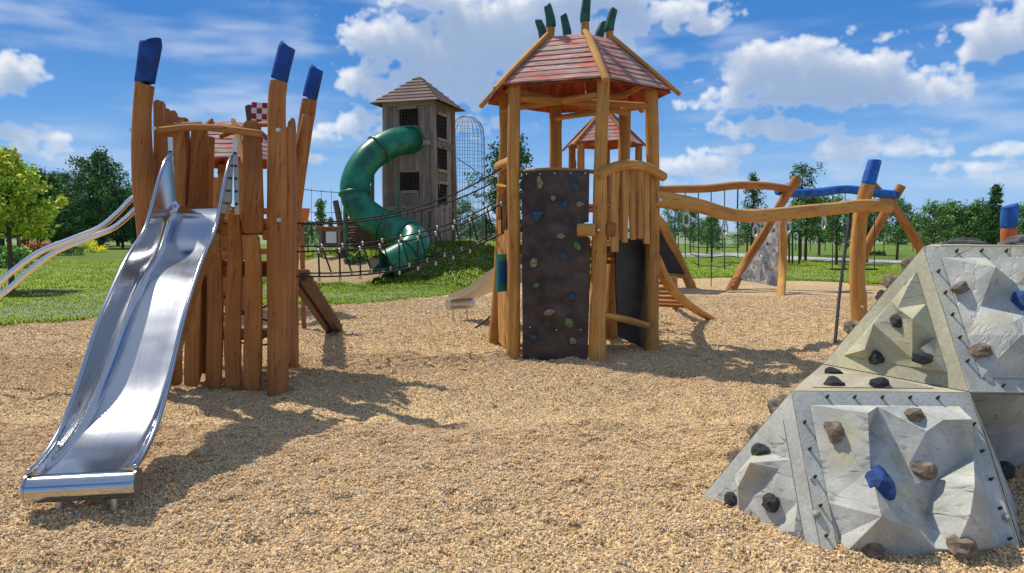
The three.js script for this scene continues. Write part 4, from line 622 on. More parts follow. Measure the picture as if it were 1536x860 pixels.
  for (let i = 0; i < cuts2.length - 1; i++) { const pp = []; for (let k = 0; k <= 14; k++) pp.push(cur.getPointAt(lerp(cuts2[i], cuts2[i + 1], k / 14))); const sec = put(TS, 'tube_section', mergeGeometries([new THREE.TubeGeometry(new THREE.CatmullRomCurve3(pp), 24, R, 28), new THREE.TubeGeometry(new THREE.CatmullRomCurve3(pp), 24, R - .02, 28)]), MAT.slide);
    const p = cur.getPointAt(cuts2[i]), t = cur.getTangentAt(cuts2[i]), fl = new THREE.TorusGeometry(R + .01, .045, 10, 40); fl.applyMatrix4(new THREE.Matrix4().lookAt(t, V(0, 0, 0), Y)); fl.translate(p.x, p.y, p.z); put(sec, 'flange', fl, MAT.slide); }
  // open run-out
  const ex = [P(590, 394, 20.7), P(575, 402, 20.5), P(560, 411, 20.3), P(551, 413, 20.2)], ec = new THREE.CatmullRomCurve3(ex), pos = [], idx = []; for (let j = 0; j <= 14; j++) { const p = ec.getPointAt(j / 14), t = ec.getTangentAt(j / 14).setY(0).normalize(), a = V(-t.z, 0, t.x); for (let k = 0; k <= 14; k++) { const q = -Math.PI * (.5 + lerp(.5, .34, j / 14)) + k / 14 * Math.PI * 2 * lerp(.5, .34, j / 14), rr = R * 1.0; const w = p.clone().addScaledVector(a, Math.cos(q) * rr); pos.push(w.x, w.y + Math.sin(q) * rr * .8 + .1, w.z); if (j && k) { const b0 = j * 15 + k; idx.push(b0 - 16, b0 - 15, b0 - 1, b0 - 15, b0, b0 - 1); } } }
  const eg = new THREE.BufferGeometry(); eg.setAttribute('position', new THREE.Float32BufferAttribute(pos, 3)); eg.setIndex(idx); eg.setAttribute('uv', new THREE.Float32BufferAttribute(new Float32Array(pos.length / 3 * 2), 2)); eg.computeVertexNormals(); put(TS, 'run_out', eg, MAT.slide);
  const sup = std('green steel support', lin(.07, .15, .085), { roughness: .5 }); for (const [x, y0p, y1p, d] of [[559, 235, 400, 22.9], [596, 345, 398, 21.9], [597, 268, 372, 23.2]]) put(TS, 'support_pole', tube([ground(P(x, y1p, d)), P(x, y0p, d)], .055, 1, 10), sup);
}
// birdcage of wire behind the lookout tower
{
  const c = V(-1.86, 0, -30), T = thing('wire_dome', 'tall birdcage-shaped dome of thin wire beside the lookout tower', 'wire dome', V(c.x, H(c.x, c.z), c.z)), R = .74, yb = .2, ys = 5.5, yt = 6.25, wm = std('grey wire', lin(.22, .23, .24), { roughness: .5, metalness: .5 });
  for (let k = 0; k < 22; k++) { const a = k / 22 * Math.PI * 2, pts = [V(c.x + Math.cos(a) * R, yb, c.z + Math.sin(a) * R), V(c.x + Math.cos(a) * R, ys, c.z + Math.sin(a) * R)]; for (let i = 1; i <= 6; i++) { const q = i / 6 * Math.PI / 2; pts.push(V(c.x + Math.cos(a) * R * Math.cos(q), ys + Math.sin(q) * (yt - ys), c.z + Math.sin(a) * R * Math.cos(q))); } put(T, 'wire', new THREE.TubeGeometry(new THREE.CatmullRomCurve3(pts, false, 'centripetal'), 20, .009, 5), wm); }
  for (let k = 0; k < 20; k++) { const y = yb + .3 + k * .285, r = y < ys ? R : R * Math.sqrt(Math.max(.02, 1 - ((y - ys) / (yt - ys)) ** 2)), g = new THREE.TorusGeometry(r, .008, 5, 40); g.rotateX(Math.PI / 2); g.translate(c.x, y, c.z); put(T, 'hoop', g, wm); }
  const spz = []; for (let k = 0; k <= 40; k++) spz.push(V(c.x + Math.cos(k * .4) * .45, .4 + k * .11, c.z + Math.sin(k * .4) * .45)); put(T, 'inner_rope', tube(spz, .02, 120, 6), wm);
}
// things around the mound: leaning posts, notice board, woven hut, ramp
{
  const gm = std('green painted pole', lin(.06, .17, .09), { roughness: .5 });
  const T1 = thing('green_pole', 'short green pole left of the lookout tower slide', 'pole', G(519, 388)); post(T1, 'pole', [G(519, 388), P(518.5, 350, 30), P(518, 312, 30)].map((p, i, a) => i ? P([0, 518.5, 518][i], [0, 350, 312][i], -a[0].z) : p), .07, gm);
  const b2 = G(511, 378), d2 = -b2.z, T2 = thing('leaning_pole', 'grey weathered pole leaning beside the green pole', 'pole', b2); post(T2, 'pole', [b2, P(510, 340, d2), P(503, 301, d2)], [.11, .1, .09], MAT.grey[2]);
  const nb = G(497, 388), dn = -nb.z, T3 = thing('notice_board', 'small notice board with a white sheet on a timber frame', 'notice board', nb), at4 = (x, y) => P(x, y, dn);
  for (const x of [481, 509]) post(T3, 'post', [G(x, 387), P(x, 365, dn), P(x, 343, dn)], .06, MAT.grey[0]);
  put(T3, 'top_beam', board(at4(476, 344), at4(514, 344), .16, .1, Y), MAT.brown[2]); const bp = at4(497, 356); put(T3, 'board', box(bp.x, bp.y, bp.z, .55, .62, .06), MAT.dark); put(T3, 'paper', box(bp.x, bp.y + .02, bp.z + .035, .32, .4, .006), std('white paper', lin(.75, .75, .73)));
  const hb = G(556, 392), hd = -hb.z + 2, T4 = thing('woven_hut', 'low brown woven willow hut behind the tube slide', 'hut', V(P(545, 385, hd).x, 0, -hd));
  const hm = wood('willow weave', .22, .17, .105, .01); for (let k = 0; k < 13; k++) { const y = 380 - k * 4.2; put(T4, 'weave_course', loft([P(521 - (k % 2), y, hd - .3), P(538, y - 1, hd - .8), P(560, y, hd - .9), P(580, y + 1, hd - .5)], { rx: .055, segs: 12, sides: 7, side: Y, wob: .25, wobF: 6 }), hm); }
  const rp = thing('access_ramp', 'dark boarded ramp rising to the lookout tower', 'ramp', G(522, 390)); put(rp, 'ramp_deck', board(G(520, 389), P(562, 368, 25), .9, .1, V(.3, 0, -1)), MAT.dark); put(rp, 'handrail', tube([G(520, 389).add(V(0, .5, 0)), P(562, 356, 25)], .03, 1), MAT.dark);
  const pl = G(452, 378), pd = -pl.z, T5 = thing('hanging_planter', 'orange pot with a leafy shrub beside the blue-tipped tower', 'planter', V(P(452, 330, 12).x, 0, -12)); { const g = new THREE.CylinderGeometry(.14, .1, .22, 16); const p = P(452, 323, 12); g.translate(p.x, p.y, p.z); put(T5, 'pot', g, std('terracotta', lin(.55, .17, .05))); put(T5, 'pot_stand', tube([V(p.x, -.1, p.z), V(p.x, p.y - .1, p.z)], .04, 1), MAT.brown[2]); T5.potTop = p; }
}
// overhead rope line between far poles
{
  const T = thing('rope_course', 'high wire with thin hanging ropes strung beyond the lookout tower', 'rope course', V(-12, 0, -40)); const a = P(430, 280, 40), b = P(560, 288, 40); put(T, 'wire', tube(hang(a, b, .15), .02, 12, 5), MAT.netRope); for (let k = 0; k < 8; k++) { const x = 452 + k * 15; put(T, 'hanging_rope', tube([P(x, 282 + k * .7, 40), P(x, 345, 40)], .012, 1, 5), MAT.netRope); }
  for (const x of [430, 556]) post(T, 'post', [P(x, 392, 40), P(x, 330, 40), P(x, 278, 40)], .09, MAT.grey[2]); put(T, 'wire', tube([P(430, 318, 40), P(560, 320, 40)], .014, 1, 5), MAT.netRope);
}
// ---------- climbing rock: two stacked faceted units of cast panels ----------
{
  const a = .985, h1 = .70, th = 2.4 * Math.PI / 180, hh = a * .8165;
  const ex = V(Math.cos(th), 0, Math.sin(th)), ez = V(-Math.sin(th), 0, Math.cos(th)), pl = (o, x, z, y) => o.clone().addScaledVector(ex, x).addScaledVector(ez, z).setY(y);
  const D = P(1455, 591, 4.05); const Dp = D.clone().setY(h1), Cc = pl(Dp, -a, 0, h1), Fv = pl(Dp, -a / 2, -a * .866, h1), O1 = pl(Dp, -a / 2, -a * .2887, 0);
  const hex = (O, r, deg, y) => pl(O, Math.cos(deg * Math.PI / 180) * r, Math.sin(deg * Math.PI / 180) * r, y);
  const yb = h1 - hh, low = [60, 120, 180, 240, 300, 0].map((d) => hex(O1, a, d, yb));      // 60: right front, 120: left front, 180: left, 240 / 300 back, 0: right
  const O2 = pl(Dp, a / 2, -a * .866, 0), up = [120, 60, 0, 300, 240, 180].map((d) => hex(O2, a, d, h1)), yt = h1 + hh; // up[0] = D, up[5] = F
  const E0 = hex(O2, a * .577, 150, yt), E1 = hex(O2, a * .577, 30, yt), E2 = hex(O2, a * .577, 270, yt);
  const T = thing('climbing_rock', 'faceted grey climbing rock of bolted cast panels with stone holds', 'climbing rock', O1.clone());
  // planar Delaunay triangulation for the relief of a panel
  function delaunay(p) { const n = p.length, B = 4000, q = [...p, [-B, -B], [B, -B], [0, B]]; let t = [[n, n + 1, n + 2]];
    const inC = (s, [x, y]) => { const [A, C, E] = s.map((i) => q[i]), ax = A[0] - x, ay = A[1] - y, bx = C[0] - x, by = C[1] - y, cx = E[0] - x, cy = E[1] - y, d = (ax * ax + ay * ay) * (bx * cy - cx * by) - (bx * bx + by * by) * (ax * cy - cx * ay) + (cx * cx + cy * cy) * (ax * by - bx * ay), o = (C[0] - A[0]) * (E[1] - A[1]) - (E[0] - A[0]) * (C[1] - A[1]); return o > 0 ? d > 1e-12 : d < -1e-12; };
    for (let i = 0; i < n; i++) { const bad = t.filter((s) => inC(s, q[i])), ed = []; for (const s of bad) for (let k = 0; k < 3; k++) ed.push([s[k], s[(k + 1) % 3]]); t = t.filter((s) => !bad.includes(s)); for (const [u, v] of ed) if (ed.filter(([x, y]) => (x === u && y === v) || (x === v && y === u)).length === 1) t.push([u, v, i]); }
    return t.filter((s) => s.every((i) => i < n)); }
  // one panel: corners in order (seen from outside), relief points as [pixel x, pixel y, height] or local
  function panel(corners, relief, mat, o = {}) {
    const c = corners.reduce((s, p) => s.clone().add(p), V(0, 0, 0)).multiplyScalar(1 / corners.length); let n = corners[1].clone().sub(corners[0]).cross(corners[2].clone().sub(corners[0])).normalize(); const out = c.clone().sub(o.from ?? O1.clone().setY(.1)); if (n.dot(out) < 0) n.negate();
    const U = corners[1].clone().sub(corners[0]).normalize(), W = n.clone().cross(U), to2 = (p) => { const d = p.clone().sub(c); return [d.dot(U), d.dot(W)]; }, to3 = (x, y, h) => c.clone().addScaledVector(U, x).addScaledVector(W, y).addScaledVector(n, h);
    const cs = corners.map(to2), inset = (f) => cs.map((p, i) => { const A = cs[(i + cs.length - 1) % cs.length], B = cs[(i + 1) % cs.length], e1 = new THREE.Vector2(A[0] - p[0], A[1] - p[1]).normalize(), e2 = new THREE.Vector2(B[0] - p[0], B[1] - p[1]).normalize(), s = Math.abs(e1.x * e2.y - e1.y * e2.x), k = f / s; return [p[0] + (e1.x + e2.x) * k, p[1] + (e1.y + e2.y) * k]; });
    const rim = inset(.004), inn = inset(o.border ?? .085), pts = [], hs = [];
    const edge = (poly, h, m) => poly.forEach((p, i) => { const q = poly[(i + 1) % poly.length]; for (let k = 0; k < m; k++) { pts.push([lerp(p[0], q[0], k / m) + (hash(i, k, 1) - .5) * 1e-5, lerp(p[1], q[1], k / m) + (hash(i, k, 2) - .5) * 1e-5]); hs.push(h); } });
    edge(inn, .004, 3);
    for (const [x, y, h] of relief) { const q = to2(onPlane(x, y, c, n)); if (!inn.every((p, i) => { const w = inn[(i + 1) % inn.length], m = (w[0] - p[0]) * (q[1] - p[1]) - (w[1] - p[1]) * (q[0] - p[0]), ar = (cs[1][0] - cs[0][0]) * (cs[2][1] - cs[0][1]) - (cs[1][1] - cs[0][1]) * (cs[2][0] - cs[0][0]); return m * Math.sign(ar) / Math.hypot(w[0] - p[0], w[1] - p[1]) > .012; })) continue; pts.push([q[0] + hash(x | 0, y | 0, 3) * 1e-5, q[1]]); hs.push(h * (o.gain ?? 1.45)); }
    const tri = delaunay(pts), pos = [], uv = [], rnd = hash(corners.length, Math.round(c.x * 100), Math.round(c.y * 100)) * 3;
    for (const s of tri) { let q = s.map((i) => to3(pts[i][0], pts[i][1], hs[i])); const f = q[1].clone().sub(q[0]).cross(q[2].clone().sub(q[0])); if (f.length() < 1e-8) continue; let ii = s; if (f.dot(n) < 0) { q = [q[0], q[2], q[1]]; ii = [s[0], s[2], s[1]]; } q.forEach((p, k) => { pos.push(p.x, p.y, p.z); uv.push(pts[ii[k]][0] + rnd, pts[ii[k]][1] + rnd * .7); }); }
    rim.forEach((p, i) => { const j = (i + 1) % rim.length, f = [[p, 0], [rim[j], 0], [inn[j], .0]], f2 = [[p, 0], [inn[j], 0], [inn[i], 0]]; for (const F3 of [f, f2]) { let q = F3.map(([w, h]) => to3(...w, h)), ii = F3; if (q[1].clone().sub(q[0]).cross(q[2].clone().sub(q[0])).dot(n) < 0) { q = [q[0], q[2], q[1]]; ii = [F3[0], F3[2], F3[1]]; } q.forEach((w, k) => { pos.push(w.x, w.y, w.z); uv.push(ii[k][0][0] * .3 + rnd + 5, ii[k][0][1] * .3 + rnd); }); } });
    rim.forEach((p, i) => { const q = rim[(i + 1) % rim.length], A = to3(...p, 0), B = to3(...q, 0), A2 = to3(...p, -.03), B2 = to3(...q, -.03); for (const w of [A, A2, B, B, A2, B2]) { pos.push(w.x, w.y, w.z); uv.push(.1, w.y); } });
    const g = new THREE.BufferGeometry(); g.setAttribute('position', new THREE.Float32BufferAttribute(pos, 3)); g.setAttribute('uv', new THREE.Float32BufferAttribute(uv, 2)); g.computeVertexNormals();
    const m = put(T, 'panel', g, mat, o.label);
    // screws along the rim
    inset(.038).forEach((p, i, L) => { const q = L[(i + 1) % L.length], len = Math.hypot(q[0] - p[0], q[1] - p[1]), k = Math.max(3, Math.round(len / .15)); if (o.screws && !o.screws.includes(i)) return; for (let j = 1; j < k; j++) { const w = to3(lerp(p[0], q[0], j / k), lerp(p[1], q[1], j / k), .0); if (w.y < .0) continue; const b = new THREE.CylinderGeometry(.006, .009, .03, 7); b.applyQuaternion(new THREE.Quaternion().setFromUnitVectors(Y, n)); w.addScaledVector(n, .012); b.translate(w.x, w.y, w.z); put(m, 'screw', b, MAT.iron); } });
    m.reliefAt = (p) => { const [x, y] = to2(p); for (const s of tri) { const [A, B, C] = s.map((i) => pts[i]), d = (B[1] - C[1]) * (A[0] - C[0]) + (C[0] - B[0]) * (A[1] - C[1]), u = ((B[1] - C[1]) * (x - C[0]) + (C[0] - B[0]) * (y - C[1])) / d, v = ((C[1] - A[1]) * (x - C[0]) + (A[0] - C[0]) * (y - C[1])) / d; if (u >= -.001 && v >= -.001 && u + v <= 1.001) return hs[s[0]] * u + hs[s[1]] * v + hs[s[2]] * (1 - u - v); } return 0; };
    m.plane = [c, n]; return m;
  }
  let seed = 40;
  const holds = (m, list) => list.forEach(([x, y, mt, sx, sy, lift = .0, sp = 0]) => { const [c, n] = m.plane, p = onPlane(x, y, c, n), off = m.reliefAt(p); const p2 = onPlane(x, y, c.clone().addScaledVector(n, off), n); p2.addScaledVector(n, m.reliefAt(p2) - off); p.copy(p2); put(m, 'climbing_hold', lump(p, n, sx * 1.12, sy * 1.12, (sx + sy) * .52, seed++, sp, 2), mt); });
  const stud = (m, x, y, r, flat, lift = 0) => { const [c, n] = m.plane, g = flat ? new THREE.CylinderGeometry(r, r, .006, 24) : new THREE.SphereGeometry(r, 16, 10); if (flat) g.applyQuaternion(new THREE.Quaternion().setFromUnitVectors(Y, n)); const p = onPlane(x, y, c, n); p.addScaledVector(n, m.reliefAt(p) + .003); g.translate(p.x, p.y, p.z); put(m, flat ? 'washer' : 'stud', g, MAT.cast); };
  const sd = MAT.stoneDark, st = MAT.stoneTan, sb = MAT.stoneBlue;
  // lower unit
  const mTri = panel([low[1], Cc, low[2]], [[1168, 640, .05], [1145, 700, .075], [1175, 705, .02], [1150, 715, .015], [1195, 720, .06], [1120, 735, .05], [1165, 745, .03], [1205, 760, .05], [1200, 800, .03], [1130, 745, .02]], MAT.cast, { screws: [] });
  holds(mTri, [[1141, 677, sd, .05, .042, .04, .3], [1097, 748, sd, .045, .034, .02], [1158, 755, sd, .045, .042, .03, .5]]); stud(mTri, 1203, 803, .014, true, .05); stud(mTri, 1128, 768, .01, true, .03);
  const mSq = panel([low[0], Dp, Cc, low[1]], [[1283, 638, .125], [1215, 640, .05], [1250, 772, .115], [1303, 648, -.015], [1262, 803, -.02], [1290, 715, .10], [1299, 790, .14], [1268, 828, .03], [1398, 826, .03], [1345, 735, .045], [1392, 775, -.02], [1434, 745, .135], [1428, 786, .13], [1444, 640, .075], [1380, 655, .055], [1330, 668, .01], [1360, 700, .02], [1402, 640, .07], [1470, 770, .05], [1490, 825, .02], [1420, 830, .06], [1355, 800, .07], [1312, 615, .03], [1405, 720, .0]], MAT.cast, { screws: [0, 1, 2] });
  holds(mSq, [[1256, 646, st, .045, .055, .07, .2], [1370, 625, st, .05, .045, .05], [1385, 707, st, .06, .045, .04, -.2], [1317, 727, sb, .055, .075, .07, .4], [1310, 826, st, .052, .04, .08], [1445, 823, st, .055, .062, .05, .5]]); stud(mSq, 1225, 772, .022, false, .01); stud(mSq, 1510, 778, .022, false, .01); stud(mSq, 1512, 831, .02, true, .004); stud(mSq, 1218, 720, .01, true, .05);
  const mTop = panel([Cc, Dp, Fv], [[1280, 570, .02], [1330, 578, .03], [1240, 572, .015], [1300, 560, .012]], MAT.castWarm, { screws: [], label: 'sandy flat ledge panel' });
  holds(mTop, [[1250, 560, sd, .05, .026, .01], [1251, 573, sd, .055, .034, .01], [1318, 574, sd, .052, .03, .01]]);
  const mRt = panel([low[0], low[5], Dp], [[1500, 690, .03], [1530, 700, .05], [1530, 790, .03]], MAT.cast, { screws: [] }); holds(mRt, [[1524, 655, MAT.stoneGrey, .05, .06, .03], [1507, 705, sd, .05, .055, .03], [1526, 752, sd, .05, .05, .03]]);
  const mBk = panel([low[2], Cc, Fv, low[3]], [], MAT.castWarm, { screws: [] }); { const [c, n] = mBk.plane; [[-.3, .1, st], [.05, .25, st], [.3, -.1, sd], [-.1, -.2, st], [-.42, .34, st]].forEach(([x, y, mt], k) => { const p = c.clone().add(Fv.clone().sub(Cc).normalize().multiplyScalar(x)).add(Cc.clone().sub(low[2]).normalize().multiplyScalar(y)).addScaledVector(n, .0); put(mBk, 'climbing_hold', lump(p, n, .055, .05, .06, 70 + k), mt); }); }
  panel([low[3], Fv, low[4]], [], MAT.cast, { screws: [] }); panel([low[4], Fv, Dp, low[5]], [], MAT.cast, { screws: [] });
  // upper unit
  const from2 = O2.clone().setY(h1 + .1);
  const uTri = panel([Dp, E0, Fv], [[1375, 430, .05], [1388, 450, .10], [1350, 480, .02], [1330, 495, .095], [1310, 530, .06], [1345, 548, .03], [1362, 470, .075], [1372, 540, .015], [1400, 530, .085], [1410, 555, .03], [1392, 490, .11], [1350, 560, .03], [1290, 535, .05]], std('ochre stained cast panel', lin(.90, .84, .60), { map: castMap, roughness: .85, bumpMap: cutBump, bumpScale: .012 }), { from: from2, screws: [], label: 'ochre stained triangular panel' });
  holds(uTri, [[1348, 482, sd, .05, .04, .04], [1316, 537, sd, .045, .042, .03, .4], [1384, 536, sd, .055, .036, .04]]); stud(uTri, 1363, 428, .018, true, .01);
  const uSq = panel([Dp, up[1], E1, E0], [[1410, 392, .04], [1475, 420, .10], [1465, 465, .03], [1520, 432, .03], [1500, 500, .09], [1440, 480, .07], [1490, 545, .02], [1455, 555, .05], [1512, 520, .1], [1480, 575, .04], [1530, 540, .08], [1530, 480, .04], [1550, 400, .08], [1600, 450, .05], [1580, 520, .09], [1640, 560, .05], [1600, 400, .02]], MAT.cast, { from: from2 });
  holds(uSq, [[1442, 431, st, .055, .034, .05, .3], [1473, 526, st, .055, .042, .04, -.3], [1529, 452, sb, .05, .05, .05]]); stud(uSq, 1484, 570, .018, true, .03);
  const uTop = panel([E0, E1, E2], [], MAT.castWarm, { from: from2, screws: [] });
  { const p = G(1440, 376); const q = V(P(1440, 376, 5.3).x, yt, -5.25); put(uTop, 'climbing_hold', lump(q, Y, .15, .05, .05, 90), MAT.stoneGrey); const q2 = V(P(1522, 376, 5.2).x, yt, -5.1); put(uTop, 'climbing_hold', lump(q2, Y, .15, .1, .07, 91), MAT.stoneGrey); }
  const uBk = panel([up[5], E0, E2, up[4]], [], MAT.castWarm, { from: from2, screws: [] }); { const [c, n] = uBk.plane; [[.1, .3, st], [-.35, -.2, st], [.3, 0, sd], [-.42, .2, st]].forEach(([x, y, mt], k) => put(uBk, 'climbing_hold', lump(c.clone().add(E2.clone().sub(E0).normalize().multiplyScalar(x)).add(E0.clone().sub(up[5]).normalize().multiplyScalar(y)), n, .06, .05, .07, 80 + k), mt)); }
  panel([up[4], E2, up[3]], [], MAT.cast, { from: from2, screws: [] }); panel([up[3], E2, E1, up[2]], [], MAT.cast, { from: from2, screws: [] }); panel([up[2], E1, up[1]], [], MAT.cast, { from: from2, screws: [] });
  // underside of the overhang and its stem
  const und = new THREE.BufferGeometry(), uv = []; const O2u = O2.clone().setY(h1 - .02), pos = []; for (let k = 0; k < 6; k++) for (const p of [up[k], up[(k + 1) % 6], O2u]) { pos.push(p.x, h1 - .015, p.z); uv.push(p.x, p.z); } und.setAttribute('position', new THREE.Float32BufferAttribute(pos, 3)); und.setAttribute('uv', new THREE.Float32BufferAttribute(uv, 2)); und.computeVertexNormals(); put(T, 'underside', und, MAT.cast);
  const st2 = new THREE.CylinderGeometry(a * .5, a * .42, h1 + .1, 6); st2.translate(O2.x + .1, h1 / 2 - .07, O2.z - .3); put(T, 'stem', st2, MAT.cast);
}
// ---------- trees and shrubs ----------
function leafMat(name) { return new THREE.MeshPhysicalMaterial({ name, color: lin(1, 1, 1), vertexColors: true, roughness: .75, side: THREE.DoubleSide, specularIntensity: .4 }); }
const LEAF = leafMat('leaves'), BARK = std('bark', lin(.17, .135, .10), { map: woodMap, bumpMap: woodBump, bumpScale: .01, roughness: .95 });
// leaves as folded rhombs clustered on twigs through the crown's volume
function leaves(clumps, perClump, size, cols, seed, spread = 1) {
  const r = rng(seed), pos = [], col = [], nor = [];
  for (const [cx, cy, cz, cr, tint = 0] of clumps) {
    const n = Math.round(perClump * (.6 + .8 * r())), base = cols[Math.floor(r() * cols.length)];
    for (let k = 0; k < n; k++) {
      const th = r() * 6.283, ph = Math.acos(2 * r() - 1), rr = cr * Math.pow(r(), .45) * spread, x = cx + Math.sin(ph) * Math.cos(th) * rr, y = cy + Math.cos(ph) * rr * .8, z = cz + Math.sin(ph) * Math.sin(th) * rr;
      const s = size * (.6 + .8 * r()), e = new THREE.Euler((r() - .5) * 1.9, r() * 6.283, (r() - .5) * 1.9), d1 = V(s, 0, 0).applyEuler(e), d2 = V(0, 0, s * .52).applyEuler(e), up = V(0, s * .12, 0).applyEuler(e);
      const A = [x - d1.x, y - d1.y, z - d1.z], B = [x + d2.x + up.x, y + d2.y + up.y, z + d2.z + up.z], C = [x + d1.x, y + d1.y, z + d1.z], D = [x - d2.x + up.x, y - d2.y + up.y, z - d2.z + up.z];
      pos.push(...A, ...B, ...C, ...A, ...C, ...D); const v = (.6 + r() * .8) * 2.3, b = r() < .82 ? base : cols[Math.floor(r() * cols.length)], h = (r() - .5) * .25; for (let i = 0; i < 6; i++) col.push(b[0] * v * (1 + h), b[1] * v, b[2] * v);
    }
  }
  const g = new THREE.BufferGeometry(); g.setAttribute('position', new THREE.Float32BufferAttribute(pos, 3)); g.setAttribute('color', new THREE.Float32BufferAttribute(col, 3)); g.computeVertexNormals(); return g;
}
// a tree of unit scale standing at the origin; shape(t, ang) gives the crown's radius at height share t
function tree(name, label, category, o, group) {
  const T = thing(name, label, category, V(0, 0, 0), group), r = rng(o.seed), h = o.h, c0 = o.crown;
  put(T, 'trunk', loft([V(0, -.1, 0), V((r() - .5) * .1 * h * .2, h * .3, 0), V((r() - .5) * .15 * h * .2, h * .62, 0), V(0, h * .93, 0)], { rx: [o.r, o.r * .8, o.r * .55, o.r * .18], segs: 12, sides: 9, wob: .08 }), BARK);
  const clumps = [], nb = o.limbs ?? 14, limbs = [];
  for (let k = 0; k < nb; k++) {
    const t = Math.pow((k + .5) / nb, .85), y = lerp(c0, h * .96, t), a = k * 2.399 + r() * .9, R = o.shape(t, a) * (.78 + .4 * r());
    const s = V(0, Math.max(c0 * .8, y - R * (o.rise ?? .45)), 0), e = V(Math.cos(a) * R, y, Math.sin(a) * R), m = s.clone().lerp(e, .5).add(V(0, R * .08, 0));
    limbs.push(loft([s, m, e], { rx: [o.r * .34 * (1 - t * .6), o.r * .2 * (1 - t * .5), .006], segs: 5, sides: 5, wob: .05 }));
    const m2 = o.sub ?? 5; for (let j = 0; j < m2; j++) { const f = .35 + .68 * (j / m2), q = s.clone().lerp(e, f); clumps.push([q.x + (r() - .5) * R * .5, q.y + (r() - .35) * o.clump * 1.1, q.z + (r() - .5) * R * .5, o.clump * (.6 + .7 * r())]); }
  }
  put(T, 'limbs', mergeGeometries(limbs), BARK);
  clumps.push([0, h * .97, 0, o.clump * .8]);
  put(T, 'crown', leaves(clumps, o.per, o.leaf, o.cols, o.seed + 1), LEAF);
  return T;
}
function place(T, p, s, turn = 0, sy = s) { T.position.set(p.x, H(p.x, p.z), p.z); T.scale.set(s, sy, s); T.rotation.y = turn; T.base = T.position.clone(); return T; }
function copy(T, label, p, s, turn, sy = s) { const c = T.clone(); c.name = numbered(T.name.replace(/_\d{3}$/, '')); c.userData = { ...T.userData, label: label ?? T.userData.label }; scene.add(c); return place(c, p, s, turn, sy); }
const DK = [[.035, .075, .022], [.05, .095, .028], [.028, .06, .022], [.06, .11, .035]], MID = [[.07, .14, .035], [.09, .16, .04], [.055, .115, .03]], BRIGHT = [[.20, .27, .03], [.25, .31, .035], [.16, .23, .03], [.29, .29, .035]], YEL = [[.36, .33, .04], [.30, .31, .04]];
const atDepth = (px, d) => { const q = P(px, 400, d); return V(q.x, 0, -d); };
